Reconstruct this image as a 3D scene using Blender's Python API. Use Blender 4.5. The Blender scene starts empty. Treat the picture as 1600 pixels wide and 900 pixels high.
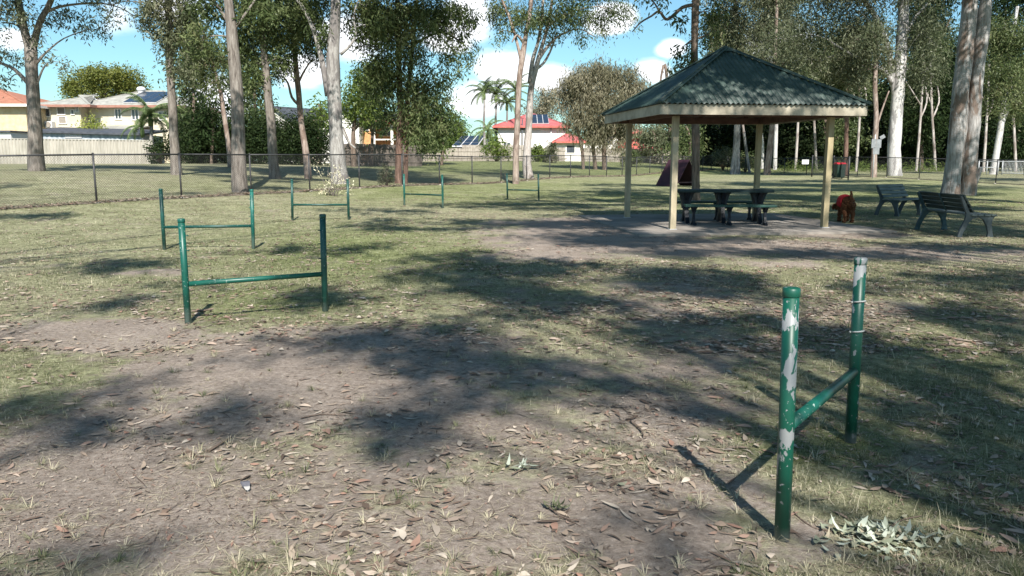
import bpy, bmesh, math, random
import numpy as np
from mathutils import Vector, Matrix, noise as mnoise

# ------------------------------------------------------------------ camera, sky, sun, exposure
SC = bpy.context.scene
COL = SC.collection
FPX, CAMH = 1232.0, 1.5
TH = math.atan(202 / FPX)
cd = bpy.data.cameras.new('camera')
cam = bpy.data.objects.new('camera', cd)
COL.objects.link(cam)
cam.location = (0, 0, CAMH)
cam.rotation_euler = (math.pi / 2 - TH, 0, 0)
cd.sensor_fit = 'HORIZONTAL'
cd.sensor_width = 36
cd.lens = 36 * FPX / 1600
cd.clip_start = 0.05
cd.clip_end = 2000
SC.camera = cam

SUN_EL = math.radians(44)
SUNV = Vector((0.16 * math.cos(SUN_EL), -0.987 * math.cos(SUN_EL), math.sin(SUN_EL))).normalized()
sd = bpy.data.lights.new('sun', 'SUN')
sd.energy = 5.0
sd.angle = math.radians(0.7)
sd.color = (1.0, 0.955, 0.88)
so = bpy.data.objects.new('sun', sd)
COL.objects.link(so)
so.rotation_euler = SUNV.to_track_quat('Z', 'Y').to_euler()
so.location = (5, -20, 40)

W = bpy.data.worlds.new('World')
SC.world = W
W.use_nodes = True
nt = W.node_tree
nt.nodes.clear()


def nd(nt, typ, **kw):
    n = nt.nodes.new(typ)
    for k, v in kw.items():
        if k.startswith('i_'):
            n.inputs[k[2:].replace('_', ' ')].default_value = v
        else:
            setattr(n, k, v)
    return n


def lk(nt, a, ao, b, bi):
    nt.links.new(a.outputs[ao], b.inputs[bi])


def ramp(nt, stops, interp='LINEAR'):
    r = nt.nodes.new('ShaderNodeValToRGB')
    r.color_ramp.interpolation = interp
    e = r.color_ramp.elements
    while len(e) < len(stops):
        e.new(0.5)
    for i, (p, c) in enumerate(stops):
        e[i].position = p
        e[i].color = (c[0], c[1], c[2], 1) if len(c) == 3 else c
    return r


sky = nd(nt, 'ShaderNodeTexSky', sky_type='NISHITA', sun_disc=False, sun_elevation=SUN_EL,
         sun_rotation=math.atan2(SUNV.x, SUNV.y), air_density=1.0, dust_density=0.6, ozone_density=1.2)
tint = nd(nt, 'ShaderNodeMix', data_type='RGBA', blend_type='MULTIPLY')
tint.inputs[0].default_value = 1.0
tint.inputs[7].default_value = (0.88, 1.24, 1.3, 1)
lk(nt, sky, 0, tint, 6)
tc = nd(nt, 'ShaderNodeTexCoord')
mp = nd(nt, 'ShaderNodeMapping')
mp.inputs['Scale'].default_value = (1.0, 1.0, 2.3)
mp.inputs['Location'].default_value = (3.9, 2.3, 0.1)
lk(nt, tc, 'Generated', mp, 0)
cn = nd(nt, 'ShaderNodeTexNoise', i_Scale=5.2, i_Detail=7.0, i_Roughness=0.5)
lk(nt, mp, 0, cn, 'Vector')
cr = ramp(nt, [(0.16, (0, 0, 0)), (0.60, (1, 1, 1))], 'EASE')
nm_ = nd(nt, 'ShaderNodeMath', operation='MULTIPLY_ADD'); nm_.inputs[1].default_value = 2.6; nm_.inputs[2].default_value = -1.3
lk(nt, cn, 0, nm_, 0)
flat = nd(nt, 'ShaderNodeVectorMath', operation='MULTIPLY'); flat.inputs[1].default_value = (1, 1, 1.5)
lk(nt, tc, 'Generated', flat, 0)
last_ = None
for (cx_, cy_, r_) in ((735, 22, 62), (700, 60, 40), (788, 112, 52), (1050, 76, 27), (1022, 114, 34), (860, 128, 36), (552, 55, 66), (745, 158, 56), (185, 28, 52), (260, 8, 50), (1225, 85, 60), (960, 30, 34), (480, 110, 46), (330, 150, 50), (20, 60, 30), (150, 170, 40)):
    a_, b_ = (cx_ - 800) / FPX, (450 - cy_) / FPX
    dv_ = Vector((a_, math.cos(TH) + b_ * math.sin(TH), -math.sin(TH) + b_ * math.cos(TH))).normalized()
    ds = nd(nt, 'ShaderNodeVectorMath', operation='DISTANCE'); ds.inputs[1].default_value = (dv_.x, dv_.y, dv_.z * 1.5)
    lk(nt, flat, 0, ds, 0)
    ma = nd(nt, 'ShaderNodeMath', operation='MULTIPLY_ADD'); ma.inputs[1].default_value = -FPX / r_ * .80; ma.inputs[2].default_value = 1.0
    lk(nt, ds, 'Value', ma, 0)
    if last_ is None: last_ = ma
    else:
        mx_ = nd(nt, 'ShaderNodeMath', operation='MAXIMUM'); lk(nt, last_, 0, mx_, 0); lk(nt, ma, 0, mx_, 1); last_ = mx_
mx_ = nd(nt, 'ShaderNodeMath', operation='MAXIMUM'); mx_.inputs[1].default_value = -.35; lk(nt, last_, 0, mx_, 0)
sm_ = nd(nt, 'ShaderNodeMath', operation='ADD'); lk(nt, mx_, 0, sm_, 0); lk(nt, nm_, 0, sm_, 1)
lk(nt, sm_, 0, cr, 0)
cm = nd(nt, 'ShaderNodeMix', data_type='RGBA')
cm.inputs[7].default_value = (13, 13.3, 13.8, 1)
lk(nt, cr, 0, cm, 0)
lk(nt, tint, 2, cm, 6)
bg = nd(nt, 'ShaderNodeBackground', i_Strength=0.062)
lk(nt, cm, 2, bg, 0)
wo = nd(nt, 'ShaderNodeOutputWorld')
lk(nt, bg, 0, wo, 0)

SC.view_settings.view_transform = 'Standard'
SC.view_settings.look = 'None'
SC.view_settings.gamma = 1
SC.view_settings.exposure = 0.92
SC.view_settings.use_curve_mapping = False
SC.render.engine = 'CYCLES'
SC.cycles.max_bounces = 5
SC.cycles.diffuse_bounces = 3
SC.cycles.glossy_bounces = 2
SC.cycles.transmission_bounces = 3

# ------------------------------------------------------------------ numbers and projection
rs = np.random.RandomState(7)
rnd = random.Random(11)
CT, ST = math.cos(TH), math.sin(TH)


def proj(x, y, z):
    z = z - CAMH
    d = y * CT - z * ST
    u = y * ST + z * CT
    d = np.where(np.abs(d) < 1e-3, 1e-3, d)
    return 800 + FPX * x / d, 450 - FPX * u / d, d


def P(px, py, y):
    a, b = (px - 800) / FPX, (450 - py) / FPX
    t = y / (CT + b * ST)
    return Vector((a * t, y, CAMH + t * (-ST + b * CT)))


def mpp(y):
    return y * CT / FPX          # metres per pixel near the horizon


_h = np.random.RandomState(3).rand(256, 256)


def vnoise(x, y, s=1.0, o=0.0):
    x = np.asarray(x) * s + o
    y = np.asarray(y) * s + o * 1.7
    xi = np.floor(x).astype(int)
    yi = np.floor(y).astype(int)
    fx, fy = x - xi, y - yi
    fx = fx * fx * (3 - 2 * fx)
    fy = fy * fy * (3 - 2 * fy)
    g = lambda a, b: _h[a % 256, b % 256]
    return (g(xi, yi) * (1 - fx) + g(xi + 1, yi) * fx) * (1 - fy) + (g(xi, yi + 1) * (1 - fx) + g(xi + 1, yi + 1) * fx) * fy


def fbm(x, y, s=1.0, o=0.0, n=4):
    t, a, tot = 0, 0.5, 0
    for i in range(n):
        t = t + a * vnoise(x, y, s * 2 ** i, o + 13.7 * i)
        tot += a
        a *= 0.55
    return t / tot


# ground heights: (x, y, z), blended
TCP = np.array([(0, 0, 0), (6, 0, 0), (-6, 0, 0), (0, -20, 0), (20, -10, 0), (-20, -10, 0), (0, 8, 0), (8, 8, 0), (-6, 8, 0), (0, 18, 0),
                (8, 18, 0), (-6, 17, 0), (5, 28, 0), (-2, 28, .03), (14, 30, 0), (4, 38, 0), (12, 45, 0), (20, 40, 0), (24, 50, 0), (19, 70, 0),
                (-12, 16, .05), (-12, 23, .19), (-18, 18, .19), (-9.3, 28, .17), (-6.4, 33, .15), (-3, 38, .12), (-1, 42, .1), (4, 51, .1), (10, 60, .08),
                (-21, 35, 1.05), (-17, 36, .98), (-15, 33, .7), (-14, 28, .4), (-11, 38, .62), (-8, 37, .5), (-6, 39, .45), (-2, 43, .2), (1, 49, .55), (0, 56, .6),
                (-30, 45, 1.15), (-22, 50, 1.15), (-12, 50, 1.0), (-8, 60, .95), (0, 70, .7), (9, 70, .72), (16, 80, .6), (-36, 57, 1.14), (-24, 57, 1.14),
                (28, 58, .3), (22, 66, .2), (32, 60, .3), (36, 75, .3), (24, 80, .4), (-9, 84, 1.25), (-14, 78, 1.1), (0, 86, 1.3), (9, 88, 1.2), (0, 96, 1.3), (10, 96, 1.2), (-20, 90, 1.2), (40, 100, .5), (20, 110, .6), (0, 130, .6),
                (-40, 120, 1.1), (60, 60, .3), (50, 30, .1), (-50, 20, .7), (-60, 60, 1.2), (-26, 25, .5)])


def ground_z(x, y):
    x = np.atleast_1d(np.asarray(x, float))
    y = np.atleast_1d(np.asarray(y, float))
    num = np.zeros_like(x)
    den = np.zeros_like(x)
    for cx, cy, cz in TCP:
        s = 2.0 + 0.05 * max(cy, 0)
        w = np.exp(-((x - cx) ** 2 + (y - cy) ** 2) / (2 * s * s)) + 1e-5 / (((x - cx) ** 2 + (y - cy) ** 2) / 100 + 1) ** 2
        num += w * cz
        den += w
    return num / den


def gz(x, y):
    return float(ground_z(x, y)[0])


def G(px, py):
    """where the sight line through a photo pixel meets the ground"""
    z = 0.0
    for _ in range(12):
        a, b = (px - 800) / FPX, (450 - py) / FPX
        Y, Z = CT + b * ST, -ST + b * CT
        t = (z - CAMH) / Z
        p = Vector((a * t, Y * t, z))
        z = 0.5 * z + 0.5 * gz(p.x, p.y)
    return p


# ------------------------------------------------------------------ helpers
def tag(o, label=None, cat=None, group=None, kind=None):
    if label: o['label'] = label
    if cat: o['category'] = cat
    if group: o['group'] = group
    if kind: o['kind'] = kind
    return o


def thing(name, label, cat, loc=(0, 0, 0), rz=0.0, group=None):
    o = bpy.data.objects.new(name, None)
    COL.objects.link(o)
    o.empty_display_size = 0.2
    o.location = loc
    o.rotation_euler = (0, 0, rz)
    return tag(o, label, cat, group)


def mesh_np(name, V, F, mat, parent=None, attrs=None, smooth=False, loc=None):
    """V (n,3), F (m,k) arrays -> one object"""
    me = bpy.data.meshes.new(name)
    V = np.asarray(V, np.float32)
    F = np.asarray(F, np.int32)
    n, m, k = len(V), len(F), F.shape[1]
    me.vertices.add(n)
    me.vertices.foreach_set('co', V.ravel())
    me.loops.add(m * k)
    me.loops.foreach_set('vertex_index', F.ravel())
    me.polygons.add(m)
    me.polygons.foreach_set('loop_start', np.arange(0, m * k, k, dtype=np.int32))
    me.polygons.foreach_set('loop_total', np.full(m, k, np.int32))
    if smooth:
        me.polygons.foreach_set('use_smooth', np.ones(m, bool))
    me.update(calc_edges=True)
    for an, av in (attrs or {}).items():
        a = me.attributes.new(an, 'FLOAT', 'POINT')
        a.data.foreach_set('value', np.asarray(av, np.float32))
    me.materials.append(mat)
    o = bpy.data.objects.new(name, me)
    COL.objects.link(o)
    if parent: o.parent = parent
    if loc is not None: o.location = loc
    return o


class MB:
    def __init__(s):
        s.v, s.f, s.sm = [], [], []

    def add(s, vs, fs, smooth=False):
        b = len(s.v)
        s.v += [tuple(v) for v in vs]
        for f in fs:
            s.f.append([b + i for i in f])
            s.sm.append(smooth)

    def box(s, c, size, rot=None, taper=1.0):
        x, y, z = size[0] / 2, size[1] / 2, size[2] / 2
        vs = [Vector((sx * x * (taper if sz > 0 else 1), sy * y * (taper if sz > 0 else 1), sz * z)) for sz in (-1, 1) for sy in (-1, 1) for sx in (-1, 1)]
        if rot is not None:
            vs = [rot @ v for v in vs]
        vs = [v + Vector(c) for v in vs]
        s.add(vs, [(0, 2, 3, 1), (4, 5, 7, 6), (0, 1, 5, 4), (2, 6, 7, 3), (0, 4, 6, 2), (1, 3, 7, 5)])

    def bx(s, x0, x1, y0, y1, z0, z1):
        s.box(((x0 + x1) / 2, (y0 + y1) / 2, (z0 + z1) / 2), (x1 - x0, y1 - y0, z1 - z0))

    def beam(s, a, b, w, h, up=Vector((0, 0, 1))):
        a, b = Vector(a), Vector(b)
        t = (b - a)
        L = t.length
        t.normalize()
        side = t.cross(up)
        if side.length < 1e-4: side = t.cross(Vector((1, 0, 0)))
        side.normalize()
        u = side.cross(t)
        vs = [p + side * (sx * w / 2) + u * (sz * h / 2) for p in (a, b) for sz in (-1, 1) for sx in (-1, 1)]
        s.add(vs, [(0, 1, 3, 2), (4, 6, 7, 5), (0, 4, 5, 1), (2, 3, 7, 6), (0, 2, 6, 4), (1, 5, 7, 3)])

    def tube(s, pts, rad, n=8, cap=True, wob=0.0, seed=0.0, flare=None):
        pts = [Vector(p) for p in pts]
        b = len(s.v)
        ref = None
        k = len(pts)
        for i, p in enumerate(pts):
            t = (pts[min(i + 1, k - 1)] - pts[max(i - 1, 0)]).normalized()
            if ref is None:
                ref = Vector((1, 0, 0)) if abs(t.x) < 0.8 else Vector((0, 1, 0))
            ref = (ref - t * ref.dot(t)).normalized()
            bi = t.cross(ref)
            r = rad[i] if hasattr(rad, '__len__') else rad
            for j in range(n):
                a = 2 * math.pi * j / n
                rr = r
                if wob:
                    rr *= 1 + wob * (mnoise.noise(Vector((math.cos(a) * 1.3 + seed, math.sin(a) * 1.3, p.z * 0.9 + seed))))
                if flare:
                    rr *= 1 + flare * math.exp(-i * 1.6) * (0.5 + 0.9 * max(0, math.sin(a * 4 + seed) ** 3))
                s.v.append(tuple(p + (ref * math.cos(a) + bi * math.sin(a)) * rr))
        for i in range(k - 1):
            for j in range(n):
                s.f.append([b + i * n + j, b + i * n + (j + 1) % n, b + (i + 1) * n + (j + 1) % n, b + (i + 1) * n + j])
                s.sm.append(True)
        if cap:
            s.f.append([b + j for j in range(n)][::-1]); s.sm.append(False)
            s.f.append([b + (k - 1) * n + j for j in range(n)]); s.sm.append(False)

    def lathe(s, c, prof, n=16):
        """prof: list of (r, z)"""
        s.tube([Vector(c) + Vector((0, 0, z)) for r, z in prof], [max(r, 1e-4) for r, z in prof], n)

    def ell(s, c, r, n=10, m=7, rot=None):
        b = len(s.v)
        c = Vector(c)
        vs = []
        for i in range(m + 1):
            ph = math.pi * i / m
            for j in range(n):
                a = 2 * math.pi * j / n
                v = Vector((r[0] * math.sin(ph) * math.cos(a), r[1] * math.sin(ph) * math.sin(a), r[2] * math.cos(ph)))
                if rot is not None: v = rot @ v
                vs.append(v + c)
        fs = [(i * n + j, (i + 1) * n + j, (i + 1) * n + (j + 1) % n, i * n + (j + 1) % n) for i in range(m) for j in range(n)]
        s.add(vs, fs, True)

    def poly_extrude(s, pts2, y0, y1, f=lambda a, b, y: (a, y, b)):
        n = len(pts2)
        vs = [f(a, b, y0) for a, b in pts2] + [f(a, b, y1) for a, b in pts2]
        s.add(vs, [list(range(n))[::-1], list(range(n, 2 * n))] + [(i, (i + 1) % n, n + (i + 1) % n, n + i) for i in range(n)])

    def build(s, name, mat, parent=None, bevel=0.0, loc=None):
        me = bpy.data.meshes.new(name)
        me.from_pydata(s.v, [], s.f)
        me.polygons.foreach_set('use_smooth', s.sm)
        me.materials.append(mat)
        me.update()
        bm = bmesh.new()
        bm.from_mesh(me)
        bmesh.ops.recalc_face_normals(bm, faces=bm.faces)
        bm.to_mesh(me)
        bm.free()
        o = bpy.data.objects.new(name, me)
        COL.objects.link(o)
        if parent: o.parent = parent
        if loc is not None: o.location = loc
        if bevel:
            md = o.modifiers.new('bevel', 'BEVEL')
            md.width = bevel
            md.segments = 2
            md.limit_method = 'ANGLE'
        return o


# ------------------------------------------------------------------ materials
def newmat(name):
    m = bpy.data.materials.new(name)
    m.use_nodes = True
    t = m.node_tree
    b = t.nodes['Principled BSDF']
    return m, t, b


def mat_noise(name, c1, c2, scale=8, rough=0.8, stretch=(1, 1, 1), bump=0.2, detail=5, lo=0.35, hi=0.65, spec=0.3, bscale=None, bdist=0.02, coord='Object'):
    m, t, b = newmat(name)
    tc = nd(t, 'ShaderNodeTexCoord')
    mp = nd(t, 'ShaderNodeMapping')
    mp.inputs['Scale'].default_value = stretch
    lk(t, tc, coord, mp, 0)
    n = nd(t, 'ShaderNodeTexNoise', i_Scale=scale, i_Detail=detail, i_Roughness=0.6)
    lk(t, mp, 0, n, 'Vector')
    r = ramp(t, [(lo, c1), (hi, c2)])
    lk(t, n, 0, r, 0)
    lk(t, r, 0, b, 'Base Color')
    b.inputs['Roughness'].default_value = rough
    b.inputs['Specular IOR Level'].default_value = spec
    if bump:
        n2 = n
        if bscale:
            n2 = nd(t, 'ShaderNodeTexNoise', i_Scale=bscale, i_Detail=6.0, i_Roughness=0.65)
            lk(t, mp, 0, n2, 'Vector')
        bp = nd(t, 'ShaderNodeBump', i_Strength=bump, i_Distance=bdist)
        lk(t, n2, 0, bp, 'Height')
        lk(t, bp, 0, b, 'Normal')
    return m


def mat_bark(name, base, dark, light, blotch=None, rough_bark=1.0, bs=1.2, zs=0.15):
    """bark: vertical furrows or smooth skin with patches of old bark"""
    m, t, b = newmat(name)
    tc = nd(t, 'ShaderNodeTexCoord')
    mp = nd(t, 'ShaderNodeMapping')
    mp.inputs['Scale'].default_value = (1, 1, zs)
    lk(t, tc, 'Object', mp, 0)
    n = nd(t, 'ShaderNodeTexNoise', i_Scale=14.0, i_Detail=8.0, i_Roughness=0.7)
    lk(t, mp, 0, n, 'Vector')
    r = ramp(t, [(0.32, dark), (0.5, base), (0.68, light)])
    lk(t, n, 0, r, 0)
    out = r
    oi = 0
    if blotch:
        mp2 = nd(t, 'ShaderNodeMapping')
        mp2.inputs['Scale'].default_value = (1, 1, 0.3)
        lk(t, tc, 'Object', mp2, 0)
        n3 = nd(t, 'ShaderNodeTexNoise', i_Scale=bs * 2.2, i_Detail=6.0, i_Roughness=0.65, i_Distortion=0.6)
        lk(t, mp2, 0, n3, 'Vector')
        r3 = ramp(t, [(0.50, (0, 0, 0)), (0.56, (1, 1, 1))])
        lk(t, n3, 0, r3, 0)
        mx = nd(t, 'ShaderNodeMix', data_type='RGBA')
        mx.inputs[7].default_value = (*blotch, 1)
        lk(t, r3, 0, mx, 0)
        lk(t, r, 0, mx, 6)
        out, oi = mx, 2
    lk(t, out, oi, b, 'Base Color')
    b.inputs['Roughness'].default_value = 0.85
    b.inputs['Specular IOR Level'].default_value = 0.2
    bp = nd(t, 'ShaderNodeBump', i_Strength=0.55 * rough_bark, i_Distance=0.05)
    lk(t, n, 0, bp, 'Height')
    lk(t, bp, 0, b, 'Normal')
    return m


def mat_leaf(name, cols, rough=0.45, trans=0.28):
    m, t, b = newmat(name)
    at = nd(t, 'ShaderNodeAttribute', attribute_name='tint')
    st = [(i / (len(cols) - 1), c) for i, c in enumerate(cols)]
    r = ramp(t, st)
    lk(t, at, 'Fac', r, 0)
    lk(t, r, 0, b, 'Base Color')
    b.inputs['Roughness'].default_value = rough
    b.inputs['Specular IOR Level'].default_value = 0.18 if trans > .15 else .04
    tr = nd(t, 'ShaderNodeBsdfTranslucent')
    hs = nd(t, 'ShaderNodeHueSaturation', i_Saturation=1.1, i_Value=1.3)
    lk(t, r, 0, hs, 'Color')
    lk(t, hs, 0, tr, 0)
    mx = nd(t, 'ShaderNodeMixShader')
    mx.inputs[0].default_value = trans
    lk(t, b, 0, mx, 1)
    lk(t, tr, 0, mx, 2)
    lk(t, mx, 0, t.nodes['Material Output'], 0)
    return m


def mat_paint(name, col, under, amount=0.5, edge=0.02, fade=None, scale=9):
    """paint flaking off to bare metal; amount is the noise level above which it is gone"""
    m, t, b = newmat(name)
    tc = nd(t, 'ShaderNodeTexCoord')
    mp = nd(t, 'ShaderNodeMapping')
    mp.inputs['Scale'].default_value = (1.6, 1.6, 0.8)
    lk(t, tc, 'Object', mp, 0)
    n = nd(t, 'ShaderNodeTexNoise', i_Scale=scale, i_Detail=5.0, i_Roughness=0.55, i_Distortion=0.3)
    lk(t, mp, 0, n, 'Vector')
    r = ramp(t, [(amount, (0, 0, 0)), (amount + edge, (1, 1, 1))])
    lk(t, n, 0, r, 0)
    n2 = nd(t, 'ShaderNodeTexNoise', i_Scale=55.0, i_Detail=3.0)
    lk(t, tc, 'Object', n2, 'Vector')
    r2 = ramp(t, [(0.66, (0, 0, 0)), (0.69, (1, 1, 1))])
    lk(t, n2, 0, r2, 0)
    ad = nd(t, 'ShaderNodeMath', operation='MAXIMUM')
    lk(t, r, 0, ad, 0)
    lk(t, r2, 0, ad, 1)
    fac = ad
    if fade:
        sp = nd(t, 'ShaderNodeSeparateXYZ')
        lk(t, tc, 'Object', sp, 0)
        mr = nd(t, 'ShaderNodeMapRange')
        mr.inputs['From Min'].default_value = fade
        mr.inputs['From Max'].default_value = 0.0
        lk(t, sp, 2, mr, 0)
        mm = nd(t, 'ShaderNodeMath', operation='MULTIPLY')
        mm.inputs[1].default_value = 0.8
        lk(t, mr, 0, mm, 0)
        n4 = nd(t, 'ShaderNodeMath', operation='MAXIMUM')
        lk(t, ad, 0, n4, 0)
        lk(t, mm, 0, n4, 1)
        fac = n4
    n5 = nd(t, 'ShaderNodeTexNoise', i_Scale=6.0, i_Detail=4.0)
    lk(t, tc, 'Object', n5, 'Vector')
    r5 = ramp(t, [(0.3, tuple(c * 0.72 for c in col)), (0.7, tuple(c * 1.25 for c in col))])
    lk(t, n5, 0, r5, 0)
    mx = nd(t, 'ShaderNodeMix', data_type='RGBA')
    lk(t, fac, 0, mx, 0)
    lk(t, r5, 0, mx, 6)
    mx.inputs[7].default_value = (*under, 1)
    lk(t, mx, 2, b, 'Base Color')
    b.inputs['Roughness'].default_value = 0.42
    bp = nd(t, 'ShaderNodeBump', i_Strength=0.25, i_Distance=0.002, invert=True)
    lk(t, fac, 0, bp, 'Height')
    lk(t, bp, 0, b, 'Normal')
    return m


M = {}
M['grey_bark'] = mat_bark('grey_bark', (.19, .165, .145), (.07, .058, .05), (.31, .28, .25), rough_bark=1.5)
M['brown_bark'] = mat_bark('brown_bark', (.16, .12, .095), (.06, .045, .038), (.26, .2, .165), rough_bark=1.5)
M['white_bark'] = mat_bark('white_bark', (.50, .485, .47), (.34, .32, .31), (.62, .61, .60), blotch=(.27, .255, .25), rough_bark=.35, bs=.7, zs=.3)
M['grey_gum_bark'] = mat_bark('grey_gum_bark', (.30, .285, .27), (.17, .15, .14), (.42, .40, .38), blotch=(.17, .155, .15), rough_bark=.6, bs=1.1, zs=.22)
M['patchy_gum_bark'] = mat_bark('patchy_gum_bark', (.32, .305, .295), (.16, .14, .125), (.47, .455, .44), blotch=(.19, .145, .12), rough_bark=.7, bs=.9, zs=.12)
M['pale_bark'] = mat_bark('pale_bark', (.40, .36, .335), (.28, .24, .22), (.50, .465, .44), blotch=(.24, .2, .18), rough_bark=.5, bs=1.0, zs=.25)
M['pink_bark'] = mat_bark('pink_bark', (.30, .235, .20), (.14, .105, .09), (.42, .36, .315), blotch=(.18, .13, .108), rough_bark=.9, bs=1.5)
M['red_bark'] = mat_bark('red_bark', (.14, .085, .065), (.045, .03, .025), (.25, .165, .135), rough_bark=1.2)

M['gum_leaf'] = mat_leaf('gum_leaf', [(.022, .034, .014), (.048, .07, .026), (.09, .12, .046), (.165, .19, .085), (.11, .085, .05)])
M['grey_leaf'] = mat_leaf('grey_leaf', [(.035, .045, .024), (.07, .085, .045), (.115, .13, .072), (.18, .19, .12), (.12, .095, .06)])
M['dark_shaded_leaf'] = mat_leaf('dark_shaded_leaf', [(.007, .013, .006), (.014, .026, .010), (.028, .044, .016), (.05, .068, .026)], trans=.1)  # deep green, darkened further to carry the shade of the wood in its colour
M['green_leaf'] = mat_leaf('green_leaf', [(.05, .08, .02), (.09, .13, .03), (.14, .19, .045), (.2, .24, .07)])
M['lime_leaf'] = mat_leaf('lime_leaf', [(.12, .16, .03), (.2, .24, .05), (.3, .33, .08), (.38, .38, .12)])
M['poinciana_leaf'] = mat_leaf('poinciana_leaf', [(.06, .08, .02), (.12, .14, .035), (.19, .2, .05), (.25, .23, .07)])
M['oak_leaf'] = mat_leaf('oak_leaf', [(.07, .075, .045), (.13, .125, .075), (.2, .185, .12), (.26, .235, .165), (.15, .11, .08)], trans=.2)
M['palm_leaf'] = mat_leaf('palm_leaf', [(.05, .07, .03), (.09, .13, .05), (.16, .2, .09)])
M['pale_leaf'] = mat_leaf('pale_leaf', [(.38, .38, .28), (.55, .56, .46), (.66, .66, .56), (.5, .44, .3)], trans=.15)
M['straw_leaf'] = mat_leaf('straw_leaf', [(.5, .46, .3), (.62, .58, .4), (.7, .66, .5), (.45, .36, .22)], trans=.15)

# ------------------------------------------------------------------ ground maps (in photo pixels)
# bare earth: cx, cy, rx, ry, strength
DIRT = [(150, 522, 175, 26, 1.5), (430, 590, 230, 62, 1.3), (620, 560, 190, 55, 1.1), (330, 640, 230, 60, .9), (690, 650, 160, 60, .9), (90, 745, 190, 75, .95),
        (380, 780, 420, 110, .75), (980, 800, 150, 50, .9), (1040, 850, 170, 60, .9), (700, 820, 250, 90, .75), (920, 372, 190, 30, 1.2), (1110, 386, 230, 14, 1.2),
        (1420, 396, 220, 14, 1.0), (1320, 365, 90, 10, 1.1), (1560, 400, 90, 14, .8), (235, 427, 60, 9, .8), (880, 700, 130, 60, .6), (1180, 790, 60, 70, .7), (960, 350, 180, 12, 1.1),
        (860, 395, 120, 14, .9), (1240, 410, 70, 10, .7), (1230, 850, 90, 50, .8), (1050, 480, 220, 60, .42), (1010, 640, 230, 80, .5), (1300, 500, 200, 60, .3), (1380, 720, 120, 40, .35), (690, 590, 330, 40, .6), (1000, 590, 160, 30, .35)]
GREEN = [(330, 380, 330, 60, .35), (600, 400, 220, 50, .9), (1300, 690, 130, 40, .9), (1480, 560, 160, 100, .3), (1500, 740, 140, 80, .4), (110, 575, 130, 45, .2), (750, 300, 300, 25, .6),
         (1000, 310, 200, 22, .7), (1400, 310, 250, 30, .7), (430, 470, 140, 30, .8), (1000, 262, 330, 13, 1.4), (760, 262, 190, 11, 1.3), (640, 455, 200, 30, .4), (340, 495, 50, 14, .9), (850, 445, 100, 30, .4)]
# shade cast by the crowns overhead
SHADE = [(70, 508, 110, 11, 1), (60, 570, 100, 22, .55), (80, 632, 115, 34, 1), (150, 668, 90, 16, .9), (375, 640, 85, 24, 1), (625, 674, 78, 42, 1.2), (740, 612, 85, 18, 1),
         (680, 566, 120, 30, 1.1), (580, 528, 190, 26, 1.2), (430, 532, 90, 10, .9), (190, 415, 110, 13, 1), (330, 396, 60, 9, .7), (510, 388, 115, 14, .95), (680, 352, 170, 13, 1), (730, 425, 140, 32, 1.15),
         (500, 465, 95, 22, .95), (40, 337, 80, 7, 1), (170, 472, 95, 16, .6), (860, 418, 120, 18, 1.1), (870, 465, 120, 22, 1.1), (1040, 432, 140, 26, 1.1), (1080, 520, 150, 32, 1.05),
         (1200, 440, 110, 17, .9), (1480, 490, 150, 34, 1), (1430, 562, 175, 38, 1.1), (850, 580, 80, 24, .9), (1100, 396, 170, 9, 1), (1480, 385, 150, 9, 1), (1500, 680, 130, 38, 1),
         (1192, 735, 55, 26, .8), (1300, 692, 95, 24, .9), (880, 790, 95, 34, 1), (1045, 868, 85, 34, 1), (1530, 620, 150, 22, 1), (960, 610, 90, 12, .6), (840, 322, 200, 8, 1), (950, 302, 110, 5, .9),
         (1150, 306, 170, 7, 1), (1270, 325, 150, 8, .9), (1420, 292, 170, 6, 1), (1000, 314, 260, 10, 1.1), (1320, 312, 260, 8, 1.1), (1470, 347, 170, 14, 1.1), (1230, 297, 200, 4, 1), (1010, 337, 180, 7, 1), (1300, 283, 150, 3, 1), (1010, 290, 120, 3, .8), (1480, 325, 140, 6, 1), (1230, 338, 140, 8, 1.1), (1000, 372, 240, 14, 1), (1300, 398, 220, 14, .9), (1050, 458, 330, 44, .5), (1400, 455, 210, 56, .5), (760, 450, 200, 40, .6), (1250, 560, 220, 50, .4), (1500, 730, 110, 40, .6), (90, 590, 130, 50, .6), (900, 350, 200, 9, .9), (330, 300, 90, 5, .5), (420, 292, 70, 4, .9), (640, 282, 70, 3, .9), (480, 262, 60, 3, .9), (130, 262, 60, 2, .8), (10, 290, 40, 3, .8), (1150, 275, 160, 3, .8), (1400, 335, 180, 9, 1), (1100, 355, 230, 10, .9), (1330, 352, 90, 8, .8), (1560, 360, 90, 12, .9), (1180, 287, 120, 4, .8), (1560, 440, 110, 14, .9),
         (960, 380, 120, 8, .9), (600, 330, 130, 6, .5), (380, 271, 90, 5, .9), (250, 269, 60, 3, .8), (600, 272, 120, 5, .8), (640, 262, 120, 3, .7), (900, 262, 90, 4, .8), (1560, 280, 90, 4, .8),
         (100, 872, 60, 10, .3), (1290, 520, 70, 22, .6), (960, 470, 60, 18, .5), (1340, 425, 70, 10, .7), (1500, 800, 60, 20, .4), (300, 445, 90, 9, .5)]
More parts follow.
